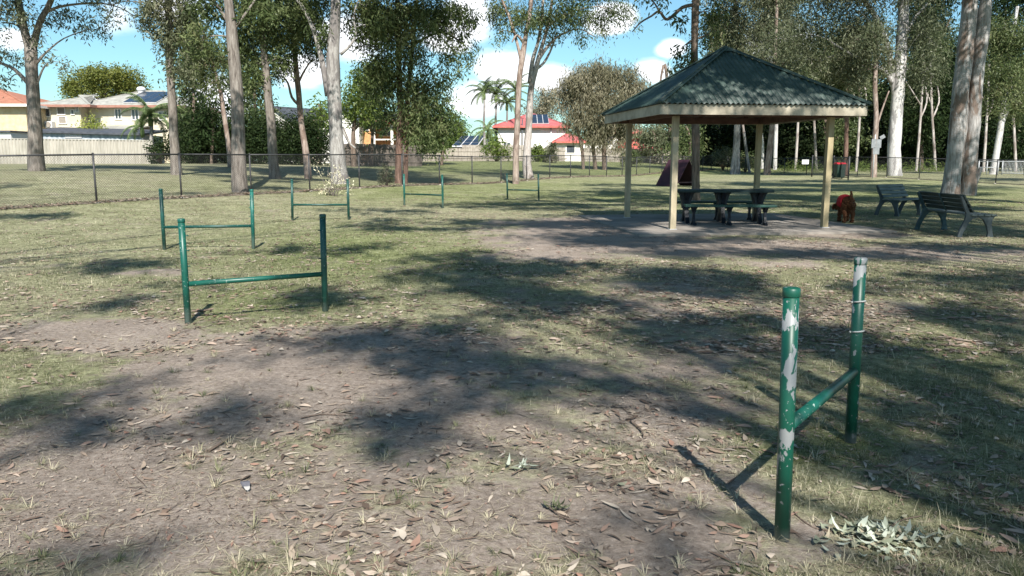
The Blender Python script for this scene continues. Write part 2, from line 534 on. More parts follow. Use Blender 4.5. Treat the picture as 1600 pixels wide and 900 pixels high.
LIT = [(1385, 842, 120, 60, 1), (1240, 800, 70, 70, 1), (1250, 610, 60, 40, .9), (1180, 580, 60, 16, .9), (1400, 470, 110, 12, 1), (1540, 540, 60, 10, .9), (1420, 770, 90, 22, .8), (1060, 560, 60, 10, .8), (880, 520, 110, 9, .9), (1240, 412, 75, 12, 1), (1350, 478, 70, 18, .8), (1060, 640, 100, 40, .8), (930, 400, 60, 8, .6), (1460, 640, 80, 12, .7), (1040, 360, 60, 10, .8), (1330, 375, 60, 5, .7), (930, 500, 60, 14, .7), (1350, 655, 80, 14, .6),
       (410, 592, 120, 30, 1), (180, 542, 120, 12, .9), (500, 640, 50, 26, .9), (500, 740, 330, 46, 1), (250, 730, 200, 40, 1), (760, 700, 60, 40, .9), (350, 436, 90, 8, .8), (300, 330, 180, 14, 1), (640, 490, 120, 10, 1), (760, 385, 90, 8, .8)]


def blob(px, py, lst, sharp=1.6):
    v = np.zeros_like(px)
    for cx, cy, rx, ry, s in lst:
        q = ((px - cx) / rx) ** 2 + ((py - cy) / ry) ** 2
        v = np.maximum(v, s * np.exp(-q ** sharp * 0.9))
    return v


def maps(x, y):
    """(grass cover, greenness) at ground points"""
    px, py, d = proj(x, y, ground_z(x, y))
    n = fbm(x, y, .55, 4.0)
    n2 = fbm(x, y, 2.3, 9.0)
    seen = (d > 0.5) & (px > -500) & (px < 2100) & (py < 1300)
    di = np.where(seen, blob(px, py, DIRT), 0.5)
    gr = np.where(seen, blob(px, py, GREEN), 0.3)
    near = np.clip((12.0 - y) / 9.0, 0, 1)
    veg = 0.95 - 0.78 * di + 0.55 * (n - 0.5) + 0.95 * (n2 - 0.5) - 0.22 * near * (px < 1150)
    veg = np.clip(veg, 0, 1)
    gre = np.clip(0.42 + 0.62 * gr + 0.6 * (fbm(x, y, .25, 2.0) - .5) + .3 * (n2 - .5), 0, 1)
    return veg, gre, di


# ------------------------------------------------------------------ ground sheet
ys = [-60, -40, -25, -15, -9, -5, -2.5, -1, 0, .6, 1.0, 1.3]
yv = 1.5
while yv < 420:
    ys.append(yv)
    yv *= 1.0088
ys = np.array(ys)
sv = np.linspace(-1, 1, 420)
sv = np.sign(sv) * np.abs(sv) ** 1.35
Wd = 0.85 * np.maximum(ys, 0) + 13
Wd[ys < 0] += 30
X = sv[None, :] * Wd[:, None]
Y = np.repeat(ys[:, None], 420, 1)
xf, yf = X.ravel(), Y.ravel()
zf = ground_z(xf, yf) + np.where((yf > 0) & (yf < 40), (fbm(xf, yf, 1.1, 5) - .5) * .035 + (fbm(xf, yf, 5, 8) - .5) * .014, 0) * np.clip(yf / 2, 0, 1)
veg, gre, dred = maps(xf, yf)
R_, C_ = X.shape
idx = np.arange(R_ * C_).reshape(R_, C_)
Fq = np.stack([idx[:-1, :-1], idx[:-1, 1:], idx[1:, 1:], idx[1:, :-1]], -1).reshape(-1, 4)

mg, t, b = newmat('ground_soil')
tc = nd(t, 'ShaderNodeTexCoord')
av = nd(t, 'ShaderNodeAttribute', attribute_name='veg')
ag = nd(t, 'ShaderNodeAttribute', attribute_name='green')
adr = nd(t, 'ShaderNodeAttribute', attribute_name='red')
n1 = nd(t, 'ShaderNodeTexNoise', i_Scale=7.0, i_Detail=10.0, i_Roughness=0.72)
n2 = nd(t, 'ShaderNodeTexNoise', i_Scale=24.0, i_Detail=10.0, i_Roughness=0.82)
n3 = nd(t, 'ShaderNodeTexNoise', i_Scale=1.3, i_Detail=5.0, i_Roughness=0.6)
mps = nd(t, 'ShaderNodeMapping')
mps.inputs['Scale'].default_value = (1, 1, 1)
for n in (n1, n2, n3):
    lk(t, tc, 'Object', n, 'Vector')
# fraction grass = clip((veg + (n1-.5)*1.1 -.42)*5)
m1 = nd(t, 'ShaderNodeMath', operation='MULTIPLY_ADD'); m1.inputs[1].default_value = 1.5; m1.inputs[2].default_value = -0.75
lk(t, n1, 0, m1, 0)
m2 = nd(t, 'ShaderNodeMath', operation='ADD'); lk(t, m1, 0, m2, 0); lk(t, av, 'Fac', m2, 1)
m3 = nd(t, 'ShaderNodeMapRange'); m3.inputs['From Min'].default_value = .34; m3.inputs['From Max'].default_value = .72
lk(t, m2, 0, m3, 0)
dr = ramp(t, [(0.35, (.11, .09, .075)), (0.44, (.255, .215, .182)), (0.55, (.335, .29, .252)), (0.66, (.48, .43, .38))])
lk(t, n2, 0, dr, 0)
dr2 = ramp(t, [(0.3, (.8, .77, .75)), (0.7, (1.1, 1.07, 1.05))])
lk(t, n3, 0, dr2, 0)
dm = nd(t, 'ShaderNodeMix', data_type='RGBA', blend_type='MULTIPLY'); dm.inputs[0].default_value = 1
lk(t, dr, 0, dm, 6); lk(t, dr2, 0, dm, 7)
# grass colours: dry straw to green, fine broken texture
gs = ramp(t, [(0.32, (.06, .05, .035)), (0.44, (.20, .18, .125)), (0.55, (.32, .295, .205)), (0.68, (.52, .48, .36))])
gg = ramp(t, [(0.32, (.035, .04, .02)), (0.44, (.12, .14, .055)), (0.56, (.215, .235, .105)), (0.70, (.38, .38, .22))])
n4 = nd(t, 'ShaderNodeTexNoise', i_Scale=17.0, i_Detail=10.0, i_Roughness=0.85)
lk(t, tc, 'Object', n4, 'Vector')
nmx = nd(t, 'ShaderNodeMath', operation='MULTIPLY_ADD'); nmx.inputs[1].default_value = .55; nmx.inputs[2].default_value = -.275
lk(t, n1, 0, nmx, 0)
nmy = nd(t, 'ShaderNodeMath', operation='MULTIPLY_ADD'); nmy.inputs[1].default_value = .32; nmy.inputs[2].default_value = -.16
lk(t, n3, 0, nmy, 0)
nma = nd(t, 'ShaderNodeMath', operation='ADD'); lk(t, nmx, 0, nma, 0); lk(t, nmy, 0, nma, 1)
nmb = nd(t, 'ShaderNodeMath', operation='ADD'); lk(t, nma, 0, nmb, 0); lk(t, n4, 0, nmb, 1)
lk(t, nmb, 0, gs, 0); lk(t, nmb, 0, gg, 0)
gm = nd(t, 'ShaderNodeMix', data_type='RGBA'); lk(t, ag, 'Fac', gm, 0); lk(t, gs, 0, gm, 6); lk(t, gg, 0, gm, 7)
fm = nd(t, 'ShaderNodeMix', data_type='RGBA'); lk(t, m3, 0, fm, 0); lk(t, dm, 2, fm, 6); lk(t, gm, 2, fm, 7)
lk(t, fm, 2, b, 'Base Color')
b.inputs['Roughness'].default_value = 0.95
b.inputs['Specular IOR Level'].default_value = 0.1
mb_ = nd(t, 'ShaderNodeMath', operation='ADD'); lk(t, n4, 0, mb_, 0); lk(t, n1, 0, mb_, 1)
bp = nd(t, 'ShaderNodeBump', i_Strength=0.8, i_Distance=0.035)
lk(t, mb_, 0, bp, 'Height'); lk(t, bp, 0, b, 'Normal')
ground = mesh_np('ground', np.stack([xf, yf, zf], -1), Fq, mg, attrs={'veg': veg, 'green': gre, 'red': dred}, smooth=True)
tag(ground, kind='structure')


def gz_fine(x, y):
    return ground_z(x, y) + ((fbm(x, y, 1.1, 5) - .5) * .035 + (fbm(x, y, 5, 8) - .5) * .014) * np.clip(y / 2, 0, 1)


# ------------------------------------------------------------------ grass blades and fallen leaves
def frustum_points(n, y0, y1, power=1.0, wid=.70):
    """points in front of the camera; power>1 puts more of them near"""
    u = rs.rand(n)
    y = y0 + (y1 - y0) * u ** power
    x = (rs.rand(n) * 2 - 1) * (wid * y + .5)
    return x, y


def blades(n, y0, y1, power, hgt, wid, keep, name_seed):
    x, y = frustum_points(n, y0, y1, power)
    veg, gre, di = maps(x, y)
    clump = fbm(x, y, 3.2, 21.0 + name_seed)
    k = rs.rand(n) < np.clip((veg - .30) * 1.5, 0, 1) ** 1.2 * np.clip((clump - .28) * 3, .12, 1) * keep
    x, y, gre, veg = x[k], y[k], gre[k], veg[k]
    m = len(x)
    z = gz_fine(x, y) - .004
    h = hgt * (.35 + rs.rand(m) ** 2 * 1.3) * (.6 + .6 * veg)
    az = rs.rand(m) * 2 * np.pi
    lean = .35 + rs.rand(m) * 1.1
    w = wid * (.6 + .8 * rs.rand(m))
    dx, dy = np.cos(az), np.sin(az)
    hx = h * np.sin(lean)
    hz_ = h * np.cos(lean)
    b0 = np.stack([x - dy * w, y + dx * w, z], -1)
    b1 = np.stack([x + dy * w, y - dx * w, z], -1)
    md0 = np.stack([x + dx * hx * .35 - dy * w * .7, y + dy * hx * .35 + dx * w * .7, z + hz_ * .62], -1)
    md1 = np.stack([x + dx * hx * .35 + dy * w * .7, y + dy * hx * .35 - dx * w * .7, z + hz_ * .62], -1)
    tp = np.stack([x + dx * hx, y + dy * hx, z + hz_ * .95], -1)
    V = np.stack([b0, b1, md1, md0, tp], 1).reshape(-1, 3)
    i = np.arange(m)[:, None] * 5
    F = np.concatenate([i + np.array([[0, 1, 2, 3]]), i + np.array([[3, 2, 4, 4]])], 0)
    tint = np.clip(.12 + gre * .75 + (rs.rand(m) - .5) * .8 - (rs.rand(m) < .22) * .35, 0, 1)
    return V, F, np.repeat(tint, 5)


def tri_mesh(name, parts, mat, **kw):
    Vs, Fs, Ts, off = [], [], [], 0
    for V, F, T in parts:
        Vs.append(V); Fs.append(F + off); Ts.append(T)
        off += len(V)
    V, F, T = np.concatenate(Vs), np.concatenate(Fs), np.concatenate(Ts)
    # split quads that are really triangles
    tri = F[F[:, 2] == F[:, 3]][:, :3]
    quad = F[F[:, 2] != F[:, 3]]
    tri = np.concatenate([tri, quad[:, [0, 1, 2]], quad[:, [0, 2, 3]]])
    return mesh_np(name, V, tri, mat, attrs={'tint': T}, **kw)


M['blade'] = mat_leaf('grass_blade', [(.44, .40, .29), (.31, .285, .195), (.19, .19, .11), (.11, .13, .06), (.05, .07, .03)], rough=.6, trans=.25)
def tufts(n):
    x0, y0 = frustum_points(n, 1.6, 12, 1.2)
    veg, gre, di = maps(x0, y0)
    k = rs.rand(n) < np.clip(.35 + veg, 0, 1)
    x0, y0, gre = x0[k], y0[k], gre[k]
    nb = 26
    R_ = np.repeat(.35 + rs.rand(len(x0)) ** 1.5, nb)
    G_ = np.repeat(rs.rand(len(x0)), nb)
    x0, y0 = np.repeat(x0, nb), np.repeat(y0, nb)
    m = len(x0)
    az = rs.rand(m) * 6.283
    r0 = rs.rand(m) * .012
    x, y = x0 + np.cos(az) * r0, y0 + np.sin(az) * r0
    z = gz_fine(x, y) - .003
    h = (.035 + .06 * rs.rand(m)) * R_
    lean = .75 + rs.rand(m) * .8
    dx, dy = np.cos(az), np.sin(az)
    w = .0011 + .0008 * rs.rand(m)
    hx, hv = h * np.sin(lean), h * np.cos(lean)
    st_ = lambda a, b, c: np.stack([a, b, c], -1)
    b0, b1 = st_(x - dy * w, y + dx * w, z), st_(x + dy * w, y - dx * w, z)
    m0 = st_(x + dx * hx * .45 - dy * w * .8, y + dy * hx * .45 + dx * w * .8, z + hv * .8)
    m1 = st_(x + dx * hx * .45 + dy * w * .8, y + dy * hx * .45 - dx * w * .8, z + hv * .8)
    tp = st_(x + dx * hx, y + dy * hx, z + hv * .75)
    V = np.stack([b0, b1, m1, m0, tp], 1).reshape(-1, 3)
    i = np.arange(m)[:, None] * 5
    F = np.concatenate([i + np.array([[0, 1, 2, 3]]), i + np.array([[3, 2, 4, 4]])], 0)
    return V, F, np.repeat(np.clip(G_ ** 1.8 * .8 + (rs.rand(m) - .5) * .3, 0, 1), 5)


grass = tri_mesh('grass', [tufts(1900), blades(430000, 1.5, 12, 1.15, .032, .0014, 1, 0), blades(40000, 1.5, 9, 1.2, .075, .0014, .6, 1),
                           blades(280000, 9, 36, 1.2, .030, .005, 1, 2)], M['blade'])
tag(grass, 'short patchy dry grass scattered over the bare earth of the park', 'grass', kind='stuff')


def leaf_pack(x, y, L, wd, tint, lift=.004, curl=.25, z=None, bendk=1.1, pitch=0):
    """curved lying leaves: 2x4 strip each"""
    m = len(x)
    z = gz_fine(x, y) if z is None else z
    az = rs.rand(m) * 2 * np.pi
    bend = (rs.rand(m) - .5) * bendk
    cu = curl * (rs.rand(m) * 1.4 - .35)
    tx = (rs.rand(m) - .5) * .6
    prof = np.array([0.02, .75, 1.0, .62, .03])
    ts = np.linspace(-.5, .5, 5)
    V = np.zeros((m, 5, 2, 3))
    for k in range(5):
        tt = ts[k]
        lx = tt * L
        ly = bend * L * (tt * tt) * 1.2
        up = cu * L * (tt * tt * 2.2) + lift
        for s_ in range(2):
            sg = (s_ * 2 - 1) * wd * prof[k] * .5
            ox, oy = lx, ly + sg
            V[:, k, s_, 0] = x + ox * np.cos(az) - oy * np.sin(az)
            V[:, k, s_, 1] = y + ox * np.sin(az) + oy * np.cos(az)
            V[:, k, s_, 2] = z + up + np.abs(sg) * .5 + sg * tx + np.abs(tx) * wd * .5 + (pitch * lx if np.ndim(pitch) else 0)
    i = np.arange(m)[:, None] * 10
    F = np.concatenate([i + np.array([[2 * k, 2 * k + 1, 2 * k + 3, 2 * k + 2]]) for k in range(4)], 0)
    return V.reshape(-1, 3), F, np.repeat(tint, 10)


def litter(n, y0, y1, power, L, wd, seed):
    x, y = frustum_points(n, y0, y1, power)
    c = fbm(x, y, 1.5, 30 + seed)
    px_, py_, _ = proj(x, y, 0 * x)
    bare = blob(px_, py_, DIRT)
    k = rs.rand(n) < np.clip((c - .40) * 5.5, .07, 1) * np.clip(1.45 - bare, .16, 1) * np.where((px_ > 720) | (py_ > 640), 1.0, .55)
    x, y = x[k], y[k]
    m = len(x)
    return leaf_pack(x, y, L * (.4 + rs.rand(m) ** 2.2 * 1.3), wd * (.5 + rs.rand(m) ** 1.5 * 1.3), rs.rand(m))


def fence_litter(n):
    u = rs.rand(n)
    x = -17.6 + 37.1 * u + rs.randn(n) * .16 + .08
    y = 13.4 + 64.6 * u + rs.randn(n) * .16 - .1
    z = ground_z(x, y) + .02 + .05 * rs.rand(n)
    return leaf_pack(x, y, .10 + .08 * rs.rand(n), .03 + .02 * rs.rand(n), rs.rand(n) * .9, z=z, curl=.6)


def bark_bits(n):
    x, y = frustum_points(n, 1.6, 12, 1.2)
    m = len(x)
    return leaf_pack(x, y, .04 + .16 * rs.rand(m) ** 2.5, .003 + .005 * rs.rand(m) ** 2, (rs.rand(m) < .5) * .14 + rs.rand(m) * .1, lift=.005, curl=.2, bendk=.6)


M['litter'] = mat_leaf('fallen_leaf', [(.08, .06, .048), (.15, .108, .084), (.26, .195, .15), (.36, .29, .225), (.22, .185, .155), (.27, .16, .12), (.46, .40, .33), (.13, .10, .082)], rough=.6, trans=.08)
lit = tri_mesh('leaf_litter', [litter(16000, 1.5, 9, 1.15, .07, .018, 0), litter(70000, 6, 30, 1.2, .08, .026, 1), litter(90000, 1.5, 12, 1.15, .026, .005, 2), bark_bits(2600), fence_litter(5200)], M['litter'], smooth=True)
tag(lit, 'dry brown and tan gum leaves strewn over the ground', 'fallen leaves', kind='stuff')
# dead straw lying flat
x, y = frustum_points(60000, 1.5, 11, 1.15)
k = rs.rand(len(x)) < np.clip((fbm(x, y, 2.0, 50) - .38) * 3.5, .06, 1)
x, y = x[k], y[k]
m = len(x)
st = tri_mesh('dead_straw', [leaf_pack(x, y, .03 + .10 * rs.rand(m) ** 2, .0014 + .0014 * rs.rand(m), rs.rand(m), lift=.004, curl=.3, bendk=.8)],
              mat_leaf('dead_straw', [(.26, .22, .15), (.36, .31, .22), (.47, .42, .31), (.19, .155, .12)], rough=.7, trans=.05))
tag(st, 'thin bleached straw of dead grass lying on the bare earth', 'dead grass', kind='stuff')

# ------------------------------------------------------------------ foliage and trees
def leaf_cloud(centers, spr, n_leaf, L, wd, droop=.7, tint_c=None, aniso=(1, 1, 1)):
    """centers (k,3) spray centres -> leaf-shaped faces scattered round each"""
    k = len(centers)
    n_leaf = max(1, int(n_leaf))
    c = np.repeat(centers, n_leaf, 0)
    m = len(c)
    off = rs.randn(m, 3) * spr * np.array(aniso)
    off[:, 2] = off[:, 2] * 1.15 - np.abs(rs.randn(m)) * spr * .3
    p = c + off
    d = rs.randn(m, 3)
    d[:, 2] = d[:, 2] * .6 - droop * 1.3
    d /= np.linalg.norm(d, axis=1)[:, None]
    q = rs.randn(m, 3)
    q = np.cross(d, q)
    q /= np.linalg.norm(q, axis=1)[:, None] + 1e-9
    l = (L * (.6 + .8 * rs.rand(m)))[:, None]
    w = (wd * (.6 + .8 * rs.rand(m)))[:, None]
    V = np.stack([p, p + d * l * .42 + q * w * .5, p + d * l, p + d * l * .42 - q * w * .5], 1).reshape(-1, 3)
    i = np.arange(m)[:, None] * 4
    F = i + np.array([[0, 1, 2, 3]])
    if tint_c is None: tint_c = rs.rand(k)
    t = np.clip(np.repeat(tint_c, n_leaf) * .75 + rs.rand(m) * .25, 0, 1)
    return V, F, np.repeat(t, 4)


def join(parts):
    Vs, Fs, Ts, off = [], [], [], 0
    for V, F, T in parts:
        Vs.append(V); Fs.append(F + off); Ts.append(T); off += len(V)
    return np.concatenate(Vs), np.concatenate(Fs), np.concatenate(Ts)


def curve_pts(a, b, sag, n=5, wob=.06):
    a, b = Vector(a), Vector(b)
    L = (b - a).length
    out = []
    jig = Vector((rnd.uniform(-1, 1), rnd.uniform(-1, 1), rnd.uniform(-.5, .5))) * L * wob
    for i in range(n + 1):
        u = i / n
        p = a.lerp(b, u)
        p += jig * math.sin(u * math.pi * 2) + Vector((0, 0, sag * L)) * math.sin(u * math.pi)
        out.append(p)
    return out


def smooth_path(pts, rad, sub=3):
    """Catmull-Rom through points with radii"""
    P_, R_o = [], []
    n = len(pts)
    for i in range(n - 1):
        p0, p1, p2, p3 = pts[max(i - 1, 0)], pts[i], pts[i + 1], pts[min(i + 2, n - 1)]
        for k in range(sub):
            u = k / sub
            P_.append(0.5 * ((2 * p1) + (p2 - p0) * u + (2 * p0 - 5 * p1 + 4 * p2 - p3) * u * u + (3 * p1 - p0 - 3 * p2 + p3) * u ** 3))
            R_o.append(rad[i] * (1 - u) + rad[i + 1] * u)
    P_.append(pts[-1]); R_o.append(rad[-1])
    return P_, R_o


def tree(name, label, d, trunks, clumps, bark, leaf, group='gum trees in and around the park', limbs=(), L=.15, wd=.034, dens=1.0, droop=.7, spr=None,
         cat='tree', extra=(), twig=True, flare=.35, nseg=12, grow=None):
    """trunks/limbs: lists of (px, py, width px); clumps: (px, py, rx, ry[, density[, depth offset]])"""
    k = mpp(d)
    px0, py0 = trunks[0][0][:2]
    base = P(px0, py0, d)
    base.z = gz(base.x, base.y)
    root = thing(name, label, cat, base, 0, group)
    tb = MB()
    nodes = []
    for q, tr in enumerate(trunks):
        pts, rad = [], []
        for i, (px, py, w) in enumerate(tr):
            v = P(px, py, d)
            if i == 0 and py > 240:
                v.z = gz(v.x, v.y) - .12
                if q: v.y += rnd.uniform(-.2, .2)
            pts.append(v - base); rad.append(w * k / 2 * .86)
        # lead-in for the root flare
        p, r = smooth_path(pts, rad, 4)
        if len(p) > 2 and tr[0][1] > 240:
            p.insert(1, p[0].lerp(p[1], .35)); r.insert(1, r[0] * .85)
        tb.tube(p, r, nseg, wob=.16, seed=rnd.random() * 9, flare=flare if tr[0][1] > 240 else 0)
        nodes += list(zip(p, r))
    for lb in limbs:
        dy = rnd.uniform(-.5, .5) * k * 40
        n_ = len(lb)
        pts = [P(px, py, d + dy * i / n_) - base for i, (px, py, w) in enumerate(lb)]
        rad = [w * k / 2 for _, _, w in lb]
        p, r = smooth_path(pts, rad, 3)
        tb.tube(p, r, 7, wob=.12, seed=rnd.random() * 9)
        nodes += list(zip(p, r))
    parts = []
    cl = []
    for c in clumps:
        px, py, rx, ry = c[:4]
        dn = c[4] if len(c) > 4 else 1.0
        dy = c[5] if len(c) > 5 else rnd.uniform(-1, 1) * rx * k * .6
        cl.append((P(px, py, d + dy) - base, rx * k, min(max(rx, ry) * k * .8, 3.5), ry * k, dn))
    for c in extra:          # in metres relative to the base
        cl.append((Vector(c[0]), c[1], c[2], c[3], c[4] if len(c) > 4 else 1.0))
    if group == GR and d < 86 and name == 'eucalyptus_tree':
        extra = list(extra) + [((rnd.uniform(-1.5, 1.5), rnd.uniform(-2, 2), 18.5), 6, 5, 3, .8), ((rnd.uniform(-4, 4), rnd.uniform(-3, 1), 15.5 + .12 * (d - 56)), 4, 4, 2, .6)]
    if group == GR: dens *= 1.35
    s_ = (spr or max(.17, .0056 * d)) * .86
    L, wd = L * 1.35, wd * 1.7
    for C_, rx, ry, rz, dn in cl:
        vol_area = math.pi * rx * rz
        larea = L * wd * .5 * .55
        nl = dens * dn * 1.5 * vol_area / larea
        npl = 34
        ns = max(3, int(nl / npl))
        u = rs.randn(ns, 3)
        u /= np.linalg.norm(u, axis=1)[:, None]
        rr = rs.rand(ns) ** .45
        sc = u * rr[:, None] * np.array([rx, ry, rz]) * .92
        cen = sc + np.array(C_)
        tc_ = np.clip(rs.rand() * .35 + rs.rand(ns) * .65, 0, 1)
        parts.append(leaf_cloud(cen, s_, npl, L, wd, droop, tc_))
        if twig and nodes:
            cands = [(n_, r_) for n_, r_ in nodes if r_ > .02 and n_.z < C_.z + .3] or nodes
            a, ra = min(cands, key=lambda q: (q[0] - C_).length + max(0, (q[0].z - C_.z) * .5 + .0))
            Ld = (C_ - a).length
            rr0 = min(ra * .6, .02 + .018 * Ld)
            if Ld > .25:
                cp = curve_pts(a, C_, .1, 5)
                tb.tube(cp, [rr0 * (1 - .6 * i / 5) for i in range(6)], 5)
            for j in range(min(ns, max(3, int(ns * .12)))):
                q = curve_pts(C_, cen[j], .08, 3)
                tb.tube(q, [rr0 * .4, rr0 * .28, rr0 * .2, rr0 * .1], 3, cap=False)
    tb.build('trunk', M[bark], root)
    if parts:
        V, F, T = join(parts)
        mesh_np('crown', V, F, M[leaf], root, {'tint': T})
    return root


GN = 'gum trees standing on the lawn beyond the mesh fence'
GP = 'gum trees standing inside the dog park'
GR = 'trees along the wooded edge on the right'
GB = 'trees around the houses'

tree('eucalyptus_tree', 'rough grey barked gum forking high up, leftmost tree, before the corrugated fence', 35,
     [[(57, 263, 32), (56, 245, 26), (54, 180, 22), (50, 120, 21), (48, 75, 20)], [(47, 85, 14), (32, 20, 13), (22, -40, 12), (10, -150, 8)], [(49, 85, 13), (62, 35, 11), (80, 0, 10), (108, -90, 7)]],
     [(15, 15, 50, 22, .6), (92, 22, 55, 16, .55), (140, 45, 40, 14, .5), (70, 92, 24, 9, .6), (8, 86, 30, 12, .6), (100, -50, 90, 40, .9), (30, -120, 110, 60, 1), (12, 125, 22, 9, .6),
      (165, 22, 40, 10, .5), (35, 55, 40, 10, .4), (105, 102, 14, 6, .7), (0, -40, 60, 40, .8), (150, -20, 60, 25, .7)], 'grey_bark', 'grey_leaf', GN,
     limbs=[[(44, 130, 7), (22, 108, 5), (0, 98, 4), (-25, 84, 2)], [(56, 100, 5), (72, 82, 3), (100, 60, 2), (140, 45, 1.5)], [(57, 135, 4), (66, 110, 3), (75, 98, 2)],
            [(70, 20, 5), (95, 10, 4), (140, 5, 3), (175, 8, 2), (205, 22, 1.5), (212, 42, 1)], [(175, 8, 2), (195, 2, 1.5), (225, 4, 1)], [(40, 60, 4), (28, 40, 3), (5, 35, 2)]], wd=.03)
tree('eucalyptus_tree', 'straight grey gum trunk right of the cream house with solar panels', 36,
     [[(275, 267, 22), (273, 235, 17), (270, 180, 15), (266, 110, 13), (264, 40, 12), (262, -60, 10), (260, -150, 8)]],
     [(262, 60, 26, 30, 1.1), (240, 40, 22, 22, .8), (285, 35, 28, 34, 1), (268, 95, 12, 12, .8), (255, -40, 70, 40), (290, -100, 80, 50), (236, 15, 26, 24, 1), (300, 70, 20, 30, .9), (262, 0, 36, 24, 1), (300, 30, 26, 30, 1), (290, 110, 22, 20, .9)], 'grey_bark', 'grey_leaf', GN)
tree('eucalyptus_tree', 'thick pale grey rough barked gum right behind the mesh fence, left of centre', 29,
     [[(375, 303, 30), (373, 250, 25), (370, 150, 22), (363, 60, 19), (358, 10, 17), (352, -30, 15), (340, -150, 11)]],
     [(360, -60, 120, 40, 1), (325, 12, 44, 30, 1), (398, 14, 42, 28, 1), (318, 60, 30, 30, .9), (300, -90, 100, 50), (430, -110, 90, 50)], 'grey_bark', 'gum_leaf', GN,
     limbs=[[(360, 40, 6), (340, 10, 5), (315, -20, 3)], [(362, 50, 5), (385, 20, 4), (405, -10, 3)]])
tree('eucalyptus_tree', 'slender gum trunk with dark foot, next right of the thick pale rough one', 38,
     [[(430, 277, 25), (427, 255, 18), (424, 200, 16), (418, 140, 15), (411, 60, 12), (404, -60, 10)]],
     [(400, 45, 46, 42, 1), (430, -10, 60, 34, 1), (385, 100, 34, 26, .9), (440, 90, 22, 22, .8), (410, -90, 80, 50), (380, 60, 30, 40, 1.1), (450, 40, 34, 40, 1.1), (400, 5, 50, 26, 1.1), (395, 130, 24, 24, .9)], 'grey_bark', 'gum_leaf', GN)
tree('eucalyptus_tree', 'smooth grey gum with mottled bark, the widest trunk left of centre', 36,
     [[(533, 283, 38), (528, 255, 28), (525, 200, 25), (521, 130, 24), (520, 80, 23), (524, 20, 18), (525, -40, 15), (520, -160, 10)]],
     [(570, 10, 46, 24, 1), (478, 8, 46, 28, 1), (500, 55, 22, 24, .6), (590, 40, 30, 26, .8), (540, -60, 110, 40), (500, -120, 120, 50), (556, 42, 14, 10, .6)], 'grey_gum_bark', 'gum_leaf', GN,
     limbs=[[(512, 150, 9), (504, 100, 8), (494, 60, 7), (478, 20, 6), (450, -20, 5)], [(532, 85, 5), (548, 70, 4), (556, 52, 3.5), (553, 25, 3), (560, 0, 2)], [(534, 200, 4), (545, 222, 3.5), (556, 232, 2)]])
tree('eucalyptus_tree', 'slim pinkish gum with forking trunk, between dark footed trunk and mottled one', 40,
     [[(482, 277, 14), (478, 240, 12), (471, 195, 10), (467, 150, 10), (462, 100, 9), (457, 40, 8), (450, -50, 6)]],
     [(458, 55, 40, 44, .8), (440, 108, 28, 26, .8), (492, 88, 24, 22, .7), (455, -20, 60, 40), (430, 60, 24, 34, .9), (485, 40, 30, 40, 1), (470, 10, 46, 26, 1)], 'pink_bark', 'gum_leaf', GN,
     limbs=[[(468, 165, 5), (456, 152, 4), (450, 130, 3), (440, 118, 2)], [(466, 130, 4), (476, 110, 3), (488, 92, 2)]])
tree('eucalyptus_tree', 'thin pale leaning trunk before the dark hedge, behind the thick grey gum', 46,
     [[(360, 262, 11), (357, 225, 9), (350, 180, 8), (345, 145, 7), (338, 120, 6), (326, 85, 5)]],
     [(326, 88, 40, 32, 1), (300, 60, 36, 34, 1), (355, 90, 26, 30, .9), (330, 130, 28, 22, .9), (300, 110, 26, 28, .9)], 'pink_bark', 'gum_leaf', GN, L=.17)
tree('eucalyptus_tree', 'dense dark tree with reddish double trunk, nearest left of the centre gap of sky', 38,
     [[(622, 283, 16), (624, 230, 13), (626, 180, 12), (624, 130, 10), (622, 60, 9), (620, -60, 7)], [(633, 284, 9), (635, 220, 8), (637, 150, 8), (646, 60, 7), (655, -40, 6)]],
     [(640, 55, 66, 42, 1), (702, 30, 42, 36, .9), (598, 125, 42, 38, 1.1), (655, 175, 50, 44, 1.1), (690, 195, 34, 32, .9), (625, 100, 50, 34, 1), (712, 90, 26, 34, .7),
      (582, 40, 46, 44, 1.1), (610, 20, 60, 30, 1), (660, 20, 60, 30, 1.1), (670, -50, 100, 40), (600, -80, 110, 50), (680, 130, 34, 30, .8), (665, 222, 34, 16, .7), (735, 75, 16, 22, .45), (600, 180, 26, 26, .8), (730, 30, 20, 26, .6)], 'red_bark', 'gum_leaf', GN,
     limbs=[[(626, 170, 5), (650, 150, 4), (690, 130, 2)], [(624, 140, 5), (600, 120, 4), (575, 118, 2)], [(636, 150, 4), (660, 175, 3), (690, 190, 2)], [(645, 70, 4), (690, 50, 3), (725, 70, 2)]], droop=.9)
tree('eucalyptus_tree', 'small forked tree with yellow green crown before the white weatherboard house', 55,
     [[(553, 256, 12), (552, 225, 8), (553, 195, 7), (560, 160, 5)]],
     [(558, 150, 30, 26, .9), (575, 180, 24, 16, .8), (540, 165, 24, 22, .8), (590, 165, 22, 18, .8), (575, 120, 34, 24, .9)], 'brown_bark', 'green_leaf', GN,
     limbs=[[(553, 240, 4), (545, 222, 4), (536, 200, 3)], [(552, 205, 4), (570, 185, 3), (580, 175, 2)]], L=.2, wd=.06)
